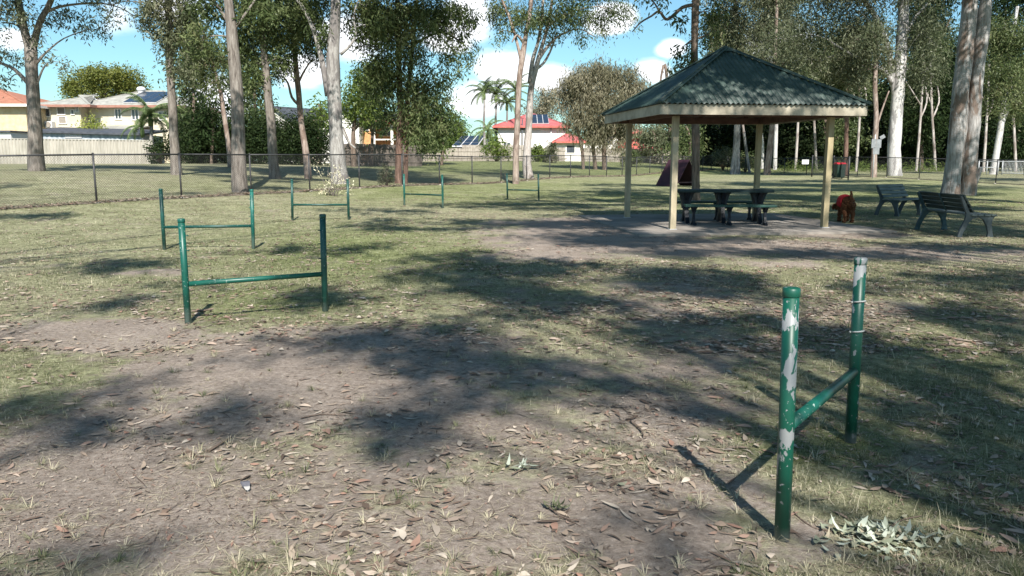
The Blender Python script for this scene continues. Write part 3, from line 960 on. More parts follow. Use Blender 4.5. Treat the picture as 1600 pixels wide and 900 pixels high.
tree('eucalyptus_tree', 'slim pinkish brown gum, front one of the pair before the red roofed house', 42,
     [[(806, 285, 13), (806, 250, 11), (808, 200, 11), (811, 130, 10), (816, 90, 10), (822, 55, 8), (830, 0, 7), (835, -80, 6)], [(816, 100, 7), (806, 60, 5), (795, 25, 5), (778, -20, 4), (770, -90, 3)]],
     [(790, 20, 38, 24, .8), (820, 32, 30, 18, .7), (780, 50, 14, 14, .6), (800, -50, 90, 36), (850, -70, 60, 40)], 'pink_bark', 'gum_leaf', GN,
     limbs=[[(820, 70, 5), (808, 55, 4), (800, 66, 2)]], droop=1.0)
tree('eucalyptus_tree', 'pale gum with forking white limbs, rear one of the pair before the red roofed house', 48,
     [[(827, 271, 22), (823, 255, 15), (826, 200, 13), (830, 140, 11), (838, 105, 9), (846, 75, 7), (856, 40, 6), (866, -20, 5)], [(828, 130, 9), (832, 95, 7), (842, 60, 6), (848, 10, 5), (850, -60, 4)]],
     [(845, 28, 44, 18, .9), (890, 22, 50, 20, .9), (932, 28, 36, 14, .8), (968, 18, 30, 16, .7), (870, 52, 30, 10, .6), (905, 58, 22, 9, .5), (880, -40, 110, 40), (948, 48, 18, 12, .5), (985, 32, 16, 10, .45), (930, -20, 70, 24, .8)], 'pale_bark', 'gum_leaf', GN,
     limbs=[[(842, 92, 6), (856, 72, 5), (875, 55, 3), (905, 45, 2), (930, 58, 1.5)], [(858, 40, 4), (890, 20, 3), (935, 10, 2), (970, 25, 1.5)], [(838, 108, 5), (850, 98, 4), (862, 75, 3), (870, 50, 2)]], droop=1.0)
tree('she_oak', 'rounded bushy grey green she oak before the red roofed house', 68,
     [[(945, 263, 9), (944, 230, 9), (948, 180, 7), (950, 130, 4)], [(931, 262, 8), (926, 225, 7), (918, 180, 5), (912, 140, 3)], [(912, 258, 6), (908, 225, 6), (898, 190, 4)]],
     [(940, 118, 34, 24, 1.1), (905, 125, 28, 26, 1), (975, 125, 26, 24, 1), (890, 150, 24, 28, 1), (925, 160, 36, 32, 1.1), (968, 165, 34, 30, 1.1), (905, 190, 28, 20, 1), (950, 200, 30, 22, 1), (990, 150, 18, 22, .9),
      (978, 195, 20, 22, .9), (930, 218, 22, 14, .7), (1000, 135, 14, 14, .7), (965, 225, 16, 12, .6)], 'brown_bark', 'oak_leaf', GB, L=.26, wd=.035, dens=1.9, droop=1.3, spr=.36)
tree('eucalyptus_tree', 'dark slim trunk rising straight behind the shelter roof and picnic table', 28,
     [[(1088, 316, 18), (1087, 290, 15), (1087, 230, 15), (1086, 150, 14), (1085, 80, 13), (1087, 0, 13), (1088, -100, 11)]],
     [(1065, 75, 16, 12, .7), (1082, 92, 12, 10, .5), (1062, 105, 14, 8, .6), (1110, -60, 110, 40), (1015, -8, 34, 12, .6), (1110, 20, 26, 20, .7), (1060, 30, 20, 10, .5), (1120, 55, 20, 18, .6)], 'brown_bark', 'gum_leaf', GP,
     limbs=[[(1082, 8, 6), (1066, 12, 5.5), (1050, 26, 5), (1040, 30, 4.5), (1030, 18, 4), (1018, 25, 3), (1000, 36, 2.5), (988, 50, 1.5)], [(1030, 18, 3), (1022, 4, 2.5), (1010, -6, 2)], [(1085, 60, 4), (1072, 70, 3)]], droop=.9)
tree('eucalyptus_tree', 'tall bright white gum with a long limb reaching left, beyond the far fence', 58,
     [[(1398, 273, 28), (1397, 258, 24), (1399, 200, 22), (1404, 130, 22), (1409, 60, 19), (1412, 0, 17), (1414, -110, 13)], [(1399, 175, 6), (1397, 145, 9), (1393, 110, 10), (1385, 65, 10), (1367, 25, 8), (1346, -5, 7), (1310, -60, 5)]],
     [(1290, 40, 50, 30, .8), (1345, 60, 40, 30, .6), (1280, 95, 44, 22, .7), (1440, 50, 30, 40, .9), (1380, -40, 150, 40), (1450, 110, 30, 34, .9), (1330, 110, 30, 18, .6), (1300, -20, 70, 30, .8), (1225, 60, 40, 26, .7), (1355, 20, 30, 20, .5)], 'white_bark', 'grey_leaf', GR,
     limbs=[[(1394, 130, 9), (1382, 110, 7), (1369, 105, 7), (1352, 95, 5), (1325, 82, 4), (1290, 60, 2.5)], [(1412, 90, 6), (1418, 50, 5), (1432, 25, 4), (1450, 5, 2)], [(1366, 60, 3), (1355, 30, 3), (1335, 15, 2)], [(1369, 105, 3), (1376, 80, 2.5), (1372, 70, 2)]], L=.2, wd=.04, spr=.6)
tree('eucalyptus_tree', 'huge double trunked gum with grey and white patches behind the slatted benches', 33,
     [[(1484, 304, 36), (1488, 280, 30), (1497, 200, 28), (1505, 110, 27), (1514, 20, 26), (1520, -60, 22), (1530, -200, 16)], [(1513, 304, 34), (1515, 260, 26), (1522, 170, 24), (1531, 80, 23), (1541, 0, 21), (1552, -120, 16)]],
     [(1480, -90, 150, 40, 1), (1560, -130, 140, 50, 1), (1400, -110, 80, 40, .8)], 'patchy_gum_bark', 'gum_leaf', GP,
     limbs=[[(1518, 300, 9), (1527, 278, 7), (1533, 262, 6)], [(1514, 170, 2.5), (1512, 130, 2), (1520, 100, 1.5)], [(1512, 140, 2), (1505, 110, 1.5)]], flare=.5)
tree('eucalyptus_tree', 'slim pink and white trunk right behind the metal sign boards', 56,
     [[(1365, 276, 12), (1366, 235, 10), (1369, 185, 9), (1367, 130, 8), (1370, 60, 6)]],
     [(1365, 60, 36, 30, .9), (1340, 110, 30, 26, .9), (1385, 95, 16, 24, .8)], 'pink_bark', 'grey_leaf', GR, limbs=[[(1368, 205, 3), (1376, 178, 3), (1389, 142, 2)]], L=.2, wd=.04)
tree('eucalyptus_tree', 'thin rusty red trunk just behind the red lidded bin', 60,
     [[(1321, 272, 9), (1322, 235, 8), (1323, 190, 7), (1325, 130, 6), (1330, 60, 4)]],
     [(1326, 110, 34, 30, 1), (1340, 60, 40, 30, .9), (1300, 130, 24, 20, .9)], 'red_bark', 'gum_leaf', GR, L=.2, wd=.04)
tree('eucalyptus_tree', 'pale leaning gum above the silver railing at the right edge', 62,
     [[(1551, 273, 14), (1557, 240, 11), (1565, 190, 10), (1570, 140, 9), (1578, 80, 7), (1590, 10, 5)]],
     [(1570, 110, 34, 30, 1), (1590, 60, 40, 34, 1), (1555, 150, 24, 30, .9), (1590, 160, 26, 34, 1), (1550, 60, 26, 34, .9)], 'white_bark', 'gum_leaf', GR, limbs=[[(1565, 200, 5), (1580, 160, 4), (1600, 145, 3)]], L=.2, wd=.04)
tree('eucalyptus_tree', 'dark trunk with flaring stripped bark at its foot, seen under the shelter roof', 68,
     [[(1149, 268, 20), (1150, 240, 13), (1152, 200, 11), (1153, 120, 9), (1150, 60, 7), (1148, -20, 6)]],
     [(1140, 40, 40, 36, 1), (1165, 90, 34, 30, .9), (1120, 95, 30, 24, .8), (1150, -20, 70, 40, 1)], 'grey_gum_bark', 'grey_leaf', GR, L=.22, wd=.045)
tree('eucalyptus_tree', 'leaning reddish trunk seen between the rear and right shelter posts', 66,
     [[(1198, 273, 14), (1202, 240, 11), (1207, 190, 9), (1209, 150, 8), (1212, 60, 6), (1215, -20, 5)]],
     [(1210, 50, 40, 36, 1), (1230, 100, 30, 28, .9), (1190, 90, 26, 22, .8), (1220, -20, 60, 34, 1)], 'pink_bark', 'grey_leaf', GR, L=.22, wd=.045)
tree('eucalyptus_tree', 'slender chalk white trunk hidden in part by the leaning reddish one', 80,
     [[(1211, 262, 8), (1212, 220, 7), (1214, 150, 6), (1215, 80, 5), (1214, 0, 4)]],
     [(1240, 60, 40, 40, 1), (1190, 40, 34, 34, .9), (1215, 0, 50, 34, 1)], 'white_bark', 'grey_leaf', GR, L=.26, wd=.05)
tree('eucalyptus_tree', 'short chalk white trunk just right of the rear shelter post', 84,
     [[(1191, 255, 8), (1191, 225, 6), (1188, 200, 5), (1180, 160, 4)]],
     [(1175, 150, 40, 30, 1), (1200, 120, 40, 34, 1), (1160, 110, 30, 34, 1)], 'white_bark', 'gum_leaf', GR, L=.26, wd=.05)
tree('broad_tree', 'wide umbrella crowned yellow green tree rising behind the cream house', 105,
     [[(168, 245, 12), (166, 190, 10), (164, 160, 8)]],
     [(165, 125, 40, 20, 1.2), (125, 130, 28, 18, 1.2), (205, 130, 28, 18, 1.2), (145, 115, 30, 14, 1.1), (188, 116, 28, 14, 1.1), (110, 142, 20, 12, 1.1), (222, 143, 18, 12, 1.1), (165, 145, 60, 16, 1.2)],
     'brown_bark', 'poinciana_leaf', GB, L=.22, wd=.09, droop=.1, spr=.45, dens=1.3)

# more trees of the wooded edge on the right, behind the named ones; each its own crown
for i, (px, d, top, w, lab) in enumerate([
        (1045, 100, 130, 60, 'rounded mid green tree left of the shelter, behind the far fence'), (1120, 92, 20, 60, 'tall olive tree whose crown shows over the shelter ridge, left side'),
        (1255, 95, 60, 60, 'dark trunked tree in the wood above the right half of the shelter roof'), (1290, 88, 80, 56, 'thin dark stem in the wood left of the red lidded bin'),
        (1345, 96, 30, 60, 'shaded tree of the wood between the bin and the sign boards'), (1440, 84, -30, 64, 'tall shaded tree of the wood just right of the bright white gum'),
        (1470, 98, 20, 60, 'shaded tree of the wood seen just left of the double trunked gum'), (1575, 90, -40, 60, 'tall leafy tree of the wood above the right end of the railing'),
        (1625, 78, -40, 60, 'leafy tree of the wood cut by the right edge of the photo')]):
    tree('forest_tree', lab, d, [[(px, 258, 8), (px + rnd.uniform(-6, 6), 180, 7), (px + rnd.uniform(-12, 12), 100, 5), (px + rnd.uniform(-16, 16), top + 10, 3)]],
         [(px + rnd.uniform(-w, w) * .6, top + 20 + q * (200 - top) / 6 + rnd.uniform(-8, 8), w * rnd.uniform(.45, .7), (200 - top) / 6 * rnd.uniform(.7, 1.1), 1.0) for q in range(7)],
         'brown_bark', 'dark_shaded_leaf' if i % 3 else 'gum_leaf', GR, L=.3, wd=.07, dens=.9, spr=.7)

# pale thin stems standing in front of the dark wood
for px, top, lean, d, lab in [(1172, 150, -26, 72, 'thin pale leaning stem left of the rear shelter post'), (1243, 120, 8, 78, 'thin pale stem left of the notice on the far fence'),
                              (1276, 90, -8, 80, 'thin pale stem between the notice and the bin'), (1338, 110, 10, 74, 'thin pale stem between the bin and the sign boards'),
                              (1432, 90, 12, 76, 'thin pale stem right of the bright white gum'), (1462, 60, -10, 80, 'thin pale stem just left of the double trunked gum'),
                              (1537, 100, 9, 72, 'thin pale stem just right of the double trunked gum'), (1588, 120, -9, 74, 'thin pale stem above the railing near the right edge')]:
    tree('slender_tree', lab, d, [[(px, 264, 5), (px + lean * .3, 220, 4.5), (px + lean * .6, 170, 4), (px + lean, top, 3)]],
         [(px + lean, top, 18, 16, .7), (px + lean * 2, top + 26, 16, 12, .6), (px - lean * .5, top + 12, 16, 12, .6)], 'pale_bark', 'gum_leaf', GR,
         limbs=[[(px + lean * .5, 185, 3), (px + lean * .5 + 10, 160, 2.5), (px + lean * .5 + 8, 135, 2)], [(px + lean * .6, 165, 2.5), (px + lean * .3 - 12, 140, 2), (px - 16, 128, 1.5)]], L=.2, wd=.045)

# trees and shrubs of the left background
for (px, d, top, w, bot, leaf, lab) in [
        (300, 62, 60, 40, 215, 'gum_leaf', 'bushy dark tree behind the hedge, right of the straight grey trunk'), (395, 64, 70, 40, 200, 'gum_leaf', 'tall dark tree behind the hedge, between the thick grey gum and the dark footed trunk'),
        (330, 58, 150, 34, 225, 'dark_shaded_leaf', 'low dark tree merging into the hedge behind the thin leaning trunk'), (580, 60, 90, 40, 200, 'gum_leaf', 'olive tree above the orange brick house'),
        (655, 70, 120, 44, 235, 'gum_leaf', 'broad olive tree behind the red double trunk'), (690, 72, 160, 30, 235, 'green_leaf', 'rounded tree before the timber fence, right of the red double trunk'),
        (500, 66, 150, 24, 215, 'green_leaf', 'bright small tree between the slim pinkish gum and the mottled one'),
        (1020, 88, 190, 34, 245, 'grey_leaf', 'pale leafed bush seen between the two left shelter posts'), (1075, 86, 185, 34, 250, 'gum_leaf', 'leafy bush seen through the shelter, left of the dark slim trunk'),
        (1125, 90, 185, 30, 250, 'grey_leaf', 'grey leafed tangle seen through the shelter, right of the dark slim trunk'),
        (850, 118, 130, 34, 215, 'oak_leaf', 'hazy olive tree behind the red roofed house'), (718, 98, 178, 26, 235, 'green_leaf', 'bright green rounded tree left of the tall palms'),
        (250, 76, 150, 22, 200, 'gum_leaf', 'tree behind the right end of the cream house')]:
    n_ = max(3, int((bot - top) / 22))
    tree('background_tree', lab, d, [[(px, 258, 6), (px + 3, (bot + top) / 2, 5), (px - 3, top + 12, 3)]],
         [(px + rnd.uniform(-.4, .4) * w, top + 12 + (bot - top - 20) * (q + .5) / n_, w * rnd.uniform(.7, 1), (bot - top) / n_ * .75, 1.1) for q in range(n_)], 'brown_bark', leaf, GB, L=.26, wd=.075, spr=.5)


def mass(name, label, items, leaf, L, wd, cat, kind=None, group=None, dens=1.6):
    """hedge-like foliage in metres: items (x, y, rx, ry, z0, z1)"""
    parts = []
    for x, y, rx, ry, z0, z1 in items:
        a = math.pi * rx * (z1 - z0) / 2
        n_ = int(dens * a / (L * wd * .27) / 24)
        u = rs.randn(n_, 3); u /= np.linalg.norm(u, axis=1)[:, None]
        u *= (rs.rand(n_) ** .35)[:, None]
        c = u * np.array([rx, ry, (z1 - z0) / 2]) + np.array([x, y, (z0 + z1) / 2])
        parts.append(leaf_cloud(c, .35, 24, L, wd, .3))
    V, F, T = join(parts)
    o = mesh_np(name, V, F, M[leaf], None, {'tint': T})
    return tag(o, label, cat, group, kind)


its = []
for px in range(292, 505, 12):
    p = P(px, 250, 60 + rnd.uniform(-1, 1)); g = gz(p.x, p.y)
    its.append((p.x, p.y, 1.2, 1.0, g - .1, g + 3.2 + rnd.uniform(-.6, .8)))
mass('hedge', 'tall dark green hedge under the trees left of centre', its, 'dark_shaded_leaf', .16, .08, 'hedge', dens=2.2)
its = []
for px in range(1105, 1700, 14):
    for d_, hh in ((90, 4.5), (98, 8.0), (106, 11.5), (113, 14)):
        p = P(px + rnd.uniform(-6, 6), 250, d_ + rnd.uniform(-3, 3)); g = gz(p.x, p.y)
        its.append((p.x, p.y, 2.2, 1.6, g - .2, g + hh + rnd.uniform(-1.2, 1.2)))
M['shaded_wood_leaf'] = mat_leaf('shaded_wood_leaf', [(.004, .007, .003), (.008, .014, .006), (.016, .024, .010), (.03, .04, .018)], trans=.05)  # near black greens: the shade inside the wood is put into the colour
mass('woodland', 'dense dark wood closing the right side of the park', its, 'shaded_wood_leaf', .42, .2, 'wood', 'stuff', dens=1.5)
its = []
for px in range(560, 1130, 10):
    p = P(px + rnd.uniform(-4, 4), 250, 125 + rnd.uniform(-5, 10)); g = gz(p.x, p.y)
    its.append((p.x, p.y, 2.2, 1.5, g, g + rnd.uniform(3, 6.5)))
mass('distant_trees', 'low far band of trees behind the houses', its, 'green_leaf', .5, .22, 'trees', 'stuff')
its = []
for px in range(1225, 1500, 9):
    p = P(px, 262, 74 + rnd.uniform(-1, 4)); g = gz(p.x, p.y)
    its.append((p.x, p.y, .6, .4, g - .1, g + rnd.uniform(.15, .6)))
mass('long_grass', 'tall weedy grass at the foot of the wood', its, 'green_leaf', .35, .04, 'weeds', 'stuff')


def shrub(label, px, py0, py1, rx, d, leaf, L, wd, name='shrub', group=None):
    p = P(px, py0, d); g = gz(p.x, p.y)
    z1 = P(px, py1, d).z
    z0 = max(g - .05, P(px, py0, d).z)
    r = thing(name, label, 'shrub', (p.x, p.y, g), 0, group)
    a = rx * mpp(d)
    st_ = MB()
    cs = []
    for i in range(60):
        th_, u = rnd.uniform(0, 6.28), rnd.random() ** .5
        q = Vector((a * u * math.cos(th_), a * u * math.sin(th_) * .8, (z0 - g) + (z1 - z0) * (.15 + .8 * rnd.random() * (1 - .45 * u * u))))
        cs.append(q)
        if i < 14:
            st_.tube(curve_pts((0, 0, 0), q, .1, 3), [.03, .02, .015, .006], 4)
    st_.build('stem', M['brown_bark'], r)
    V, F, T = leaf_cloud(np.array([tuple(c) for c in cs]), a * .16, 26, L, wd, .2)
    mesh_np('foliage', V, F, M[leaf], r, {'tint': T})
    return r


shrub('bright lime green shrub against the wall of the cream house', 148, 238, 176, 24, 63.5, 'lime_leaf', .2, .09)
shrub('small dark shrub at the right end of the corrugated fence', 252, 257, 212, 20, 56, 'dark_shaded_leaf', .2, .08)
shrub('leafy creeper over the timber fence left of the pale gum pair', 775, 252, 212, 22, 82, 'green_leaf', .3, .1)
shrub('small bush against the timber fence right of the pale gum pair', 842, 256, 226, 14, 82, 'green_leaf', .26, .1)
shrub('young tree with thin leaves before the white wall of the red roofed house', 862, 256, 214, 9, 80, 'grey_leaf', .26, .06)
shrub('low bush under the she oak by the paling fence', 985, 256, 232, 16, 78, 'gum_leaf', .22, .07)
shrub('grey bush under the trees right of the maroon ramp', 1130, 258, 230, 18, 76, 'grey_leaf', .2, .06)
shrub('bush at the foot of the leaning reddish trunk', 1165, 262, 236, 22, 74, 'gum_leaf', .2, .07)
shrub('low sapling growing at the mesh fence right of the mottled gum', 604, 288, 256, 12, 35, 'grey_leaf', .10, .025)


def palm(label, px, pytop, d, w, nfr, fl, seed, base_py=255, cat='palm', name='palm_tree'):
    R = random.Random(seed)
    p = P(px, base_py, d); g = gz(p.x, p.y)
    top = P(px, pytop, d).z - g
    r = thing(name, label, cat, (p.x, p.y, g), 0, 'palms in the gardens')
    tb = MB()
    pts = [Vector((0.05 * math.sin(i), 0, top * i / 8)) for i in range(9)]
    tb.tube(pts, [w * (1.25 if i == 0 else 1.0 - .03 * i) for i in range(9)], 9)
    tb.build('trunk', M['grey_gum_bark'], r)
    sh = MB(); sh.tube([(0, 0, top - .05), (0, 0, top + .4), (0, 0, top + .9)], [w * 1.1, w * 1.2, w * .5], 9)
    sh.build('crownshaft', M['palm_shaft'], r)
    Vs, Ts = [], []
    rb = MB()
    for i in range(nfr):
        az = i * 2.4 + R.uniform(-.2, .2)
        el = R.uniform(-.1, 1.5)
        dirv = Vector((math.cos(az), math.sin(az), 0))
        pts = []
        a = el
        q = Vector((0, 0, top + .8))
        for k in range(11):
            pts.append(q.copy())
            q = q + (dirv * math.cos(a) + Vector((0, 0, math.sin(a)))) * (fl / 10)
            a -= R.uniform(.11, .24)
        rb.tube(pts, [.035 * (1 - k / 12) for k in range(11)], 4, cap=False)
        side = dirv.cross(Vector((0, 0, 1)))
        for k in range(1, 11):
            for h in (0, .33, .66):
                base = pts[k - 1].lerp(pts[k], h)
                tdir = (pts[k] - pts[k - 1]).normalized()
                ll = fl * .17 * math.sin(math.pi * (k + h + 1) / 13)
                for s in (-1, 1):
                    dl = (side * s + tdir * .5 + Vector((0, 0, -.55 - .2 * R.random()))).normalized()
                    wv = tdir * fl * .016
                    Vs.append([base - wv, base + wv, base + dl * ll * .6 + wv * .7, base + dl * ll])
                    Ts += [R.random()] * 4
    rb.build('frond_ribs', M['palm_shaft'], r)
    V = np.array([[tuple(v) for v in f] for f in Vs]).reshape(-1, 3)
    F = np.arange(len(V)).reshape(-1, 4)
    mesh_np('fronds', V, F, M['palm_leaf'], r, {'tint': Ts})
    return r


M['palm_shaft'] = mat_noise('palm_shaft', (.12, .17, .06), (.2, .26, .1), 5)
palm('tall palm, leftmost of the garden palms, clear against the sky', 757, 155, 95, .17, 15, 2.9, 1)
palm('tall palm, second of the garden palms, left of the pinkish trunk', 775, 158, 97, .17, 16, 2.9, 2)
palm('shorter palm just left of the pinkish trunk before the red roof', 792, 172, 93, .15, 14, 2.6, 3)
palm('tall palm half hidden behind the pair of gum trunks', 806, 152, 100, .17, 16, 3.0, 4)
palm('short palm left of the red roofed house, low in the garden', 762, 215, 88, .13, 12, 2.4, 6)
palm('arching palm before the right end of the cream house', 240, 196, 60, .16, 14, 2.8, 5)
palm('bare arching palm at the end of the corrugated fence', 226, 214, 59, .13, 9, 2.3, 8)

# ------------------------------------------------------------------ the tall trees overhead and behind the viewer, whose crowns shade the ground
ROOTS = [(-3.6, -7.5), (4.5, -5.5), (10.5, 1.0), (-9.0, 1.5), (16.5, 12.0), (-1.0, -14.0), (11, -9), (-15, 9), (26, 24), (18, 26.5), (-24, 20)]
SPOTS = []
for _ in range(60):
    py_ = 335 + 380 * rnd.random() ** 1.3
    f_ = (py_ - 250) / 300
    SPOTS.append((rnd.uniform(560, 1620), py_, rnd.uniform(20, 70) * (f_ + .3), rnd.uniform(3, 11) * (f_ + .25), .6))
SHL = ['tall gum tree behind the viewer on the left', 'tall gum tree behind the viewer on the right', 'tall gum tree out of view right of the near jump', 'tall gum tree out of view left of the left jump',
       'tall gum tree out of view right of the benches', 'tall gum tree far behind the viewer', 'tall gum tree far behind the viewer on the right', 'tall gum tree out of view beside the left fence',
       'tall gum tree out of view right of the double trunked gum', 'tall gum tree at the right edge beyond the benches', 'tall gum tree out of view beyond the left fence']
SP = {i: [] for i in range(len(ROOTS))}
SHADE3 = [((3.4, 17.6, 3.1), 1.5, .8, 1), ((4.9, 18.2, 3.7), 1.3, 1.0, 1), ((5.8, 17.2, 2.8), 1.3, .8, 1), ((6.6, 18.4, 3.0), .9, .9, 1), ((4.3, 16.6, 2.6), 1.2, .4, .7), ((11.8, 32, 4), 2.2, 1, 1), ((19, 32, 3), 3, 2, 1), ((19.5, 32, 8), 2.5, 1.5, 1), ((-20.5, 34.5, 4), 2, 2, .8), ((9.2, 16.2, .8), 1.6, 1.4, 1), ((9.6, 21, .6), 1.5, 1.2, 1), ((14, 32, 6), 1.6, 1, 1), ((8.2, 15.2, .6), 1.3, 1.0, 1), ((10.4, 15.6, .6), 1.2, 1.2, 1), ((18.6, 32, 1.5), 2, 1.5, 1), ((19.8, 32, 5.5), 2, 1.5, 1), ((7.0, 20.0, .3), 2.0, 1.2, .8)]
sunh = Vector((SUNV.x, SUNV.y, 0)) / SUNV.z
for cx, cy, rx, ry, s in SHADE + SPOTS:
    c = G(cx, cy)
    if c.y > 60: continue
    # height of the shading crown, high enough to stay above the picture
    h = rnd.uniform(8.5, 11.5)
    for _ in range(12):
        q = c + Vector((sunh.x * h, sunh.y * h, h))
        if q.y < 1 or (q.z - CAMH) / q.y > 0.34: break
        h += 1.2
    root_i = min(range(len(ROOTS)), key=lambda i: (Vector(ROOTS[i]) - Vector((q.x, q.y))).length)
    # sample ground points uniformly in the blob
    e1, e2 = G(cx + rx, cy), G(cx, min(cy + ry, 895))
    e3 = G(cx, max(cy - ry, 256))
    ax, ay = max(abs(e1.x - c.x) - .04, .15), max(abs(e2.y - e3.y) / 2 - .05, .12)
    cyg = (e2.y + e3.y) / 2
    area = math.pi * ax * ay
    n_ = int(min(area * 23.0 * min(s, 1.1), 3600)) + 3
    u = np.sqrt(-np.log(1 - rs.rand(n_) * .93)) * .62; a_ = rs.rand(n_) * 6.283
    gx = c.x + ax * u * np.cos(a_) * 1.0; gy = cyg + ay * u * np.sin(a_)
    ppx, ppy, _ = proj(gx, gy, 0 * gx)
    ok = (fbm(gx, gy, .9, 77) > (.40 if s > .7 else .5)) & (blob(ppx, ppy, LIT) < .45) & (fbm(gx, gy, 3.1, 12) > .33)
    for x, y in zip(gx[ok], gy[ok]):
        hh = h + rnd.uniform(-.9, .9)
        q2 = (x + sunh.x * hh, y + sunh.y * hh, hh)
        if q2[1] > 1 and (q2[2] - CAMH) / q2[1] < 0.27: continue
        SP[root_i].append((q2, (c.x + sunh.x * h, cyg + sunh.y * h, h)))
for (tx_, ty_, tz_), ax, ay, s in SHADE3:
    h = rnd.uniform(9, 12)
    for _ in range(16):
        q = Vector((tx_ + sunh.x * (h - tz_), ty_ + sunh.y * (h - tz_), h))
        if q.y < 1 or (q.z - CAMH) / q.y > 0.34: break
        h += 1.2
    root_i = min(range(len(ROOTS)), key=lambda i: (Vector(ROOTS[i]) - Vector((q.x, q.y))).length)
    for _ in range(int(math.pi * ax * ay * 15 * s)):
        u, a_ = rnd.random() ** .5, rnd.uniform(0, 6.283)
        hh = h + rnd.uniform(-.8, .8)
        q2 = (tx_ + ax * u * math.cos(a_) + sunh.x * (hh - tz_), ty_ + ay * u * math.sin(a_) + sunh.y * (hh - tz_), hh)
        if q2[1] > 1 and (q2[2] - CAMH) / q2[1] < 0.27: continue
        if fbm(q2[0], q2[1], 1.1, 31) < .38: continue
        SP[root_i].append((q2, (q.x, q.y, q.z)))
for i, (x, y) in enumerate(ROOTS):
    if not SP[i]: continue
    g = gz(x, y)
    r = thing('eucalyptus_tree', SHL[i], 'tree', (x, y, g), 0, 'gum trees around the viewer')
    tb = MB()
    top = 13.0
    pts = [Vector((.15 * math.sin(k * 1.3 + i), .15 * math.cos(k + i), -.1 + top * k / 9)) for k in range(10)]
    tb.tube(pts, [.36 * (1.25 if k == 0 else 1) * (1 - .07 * k) for k in range(10)], 12, wob=.15, flare=.3)
    cen = {}
    for q, c in SP[i]: cen.setdefault(c, []).append(q)
    for c, qs in cen.items():
        C_ = Vector(c) - Vector((x, y, g))
        k = min(9, max(8 if y > 8 else 4, int((C_.z - 2.0 - .25 * math.hypot(C_.x, C_.y)) / top * 9)))
        cp = curve_pts(pts[k], C_, .08, 7, .04)
        tb.tube(cp, [.05 * (1 - .8 * j / 7) for j in range(8)], 6)
        for q in qs[:14]:
            tb.tube(curve_pts(C_, Vector(q) - Vector((x, y, g)), .05, 3), [.02, .015, .01, .005], 3, cap=False)
    tb.build('trunk', M['grey_bark'], r)
    A = np.array([q for q, _ in SP[i]]) - np.array([x, y, g])
    V, F, T = leaf_cloud(A, .15, 12, .22, .085, .3)
    mesh_np('crown', V, F, M['gum_leaf'], r, {'tint': T})

# ------------------------------------------------------------------ mesh fence round the dog park
M['black_pvc'] = mat_noise('black_pvc', (.035, .035, .038), (.06, .06, .063), 12, rough=.5, bump=0)
M['galv'] = mat_noise('galvanised_steel', (.35, .36, .37), (.5, .51, .52), 18, rough=.45, bump=0)
M['concrete'] = mat_noise('concrete', (.30, .275, .25), (.42, .39, .36), 3.5, rough=.9, bump=.2, bscale=40, bdist=.004)
M['concrete_dark'] = mat_noise('edging', (.12, .10, .085), (.24, .2, .175), 6, rough=.95, bump=.3, bscale=25)


def fence(label, A, B, step, group, h0, h1, skip=()):
    A, B = Vector(A), Vector(B)
    n = int(round((B - A).length / step))
    r = thing('mesh_fence', label, 'fence', (A.x, A.y, gz(A.x, A.y)), 0, group)
    o = Vector((A.x, A.y, gz(A.x, A.y)))
    ps = []
    for i in range(n + 1):
        p = A.lerp(B, i / n)
        ps.append((Vector((p.x, p.y, gz(p.x, p.y))) - o, h0 + (h1 - h0) * i / n))
    for i, (p, h) in enumerate(ps):
        b = MB(); b.tube([p + Vector((0, 0, -.05)), p + Vector((0, 0, h))], .03, 8)
        b.tube([p + Vector((0, 0, h)), p + Vector((0, 0, h + .025))], [.036, .02], 8)
        b.build('post', M['black_pvc'], r)
        f = MB(); f.tube([p + Vector((0, 0, -.03)), p + Vector((0, 0, .035))], [.10, .085], 10)
        f.build('footing', M['concrete'], r)
    rl = MB()
    for (p, h), (q, g) in zip(ps[:-1], ps[1:]):
        rl.tube([p + Vector((0, 0, h - .03)), q + Vector((0, 0, g - .03))], .024, 8)
    rl.build('top_rail', M['black_pvc'], r)
    for (p, h), (q, g) in zip(ps[:-1], ps[1:]):
        w = MB()
        L = (Vector((q.x, q.y, 0)) - Vector((p.x, p.y, 0))).length
        hh = min(h, g) - .08
        dia = .075
        rr = .0026
        def pt(a, z):
            return p.lerp(q, a / L) + Vector((0, 0, .03 + z))
        k = -hh
        while k < L:
            for s in (0, 1):
                a0, z0, a1, z1 = k, 0, k + hh, hh
                if a0 < 0: z0 = -a0; a0 = 0
                if a1 > L: z1 = hh - (a1 - L); a1 = L
                if z1 - z0 > .02:
                    P0, P1 = (pt(a0, z0), pt(a1, z1)) if s == 0 else (pt(L - a0, z0), pt(L - a1, z1))
                    w.tube([P0, P1], rr, 3, cap=False)
            k += dia
        w.tube([pt(0, .02), pt(L, .02)], .004, 4)
        w.build('chain_mesh', M['black_pvc'], r)
    ed = MB()
    for i in range(n):
        p, q = ps[i][0], ps[i + 1][0]
        ed.beam(p + Vector((0, 0, .0)), q + Vector((0, 0, .0)), .09, .07)
    ed.build('edging', M['concrete_dark'], r)
    return r


FG = 'black mesh fences round the dog park'
A0, A1 = (-12.1 - 1.37 * 4, 23 - 2.4 * 4), (19.5, 78)
dv = (Vector(A1) - Vector((-12.1, 23))).normalized()
fence('long black chain mesh fence running from the left edge to the far corner', Vector((-12.1, 23)) - dv * 2.87 * 4, A1, 2.87, FG, 1.43, 1.38)
fence('black chain mesh fence closing the far right side of the park', A1, (29.3, 44.0), 2.9, FG, 1.38, 1.42)

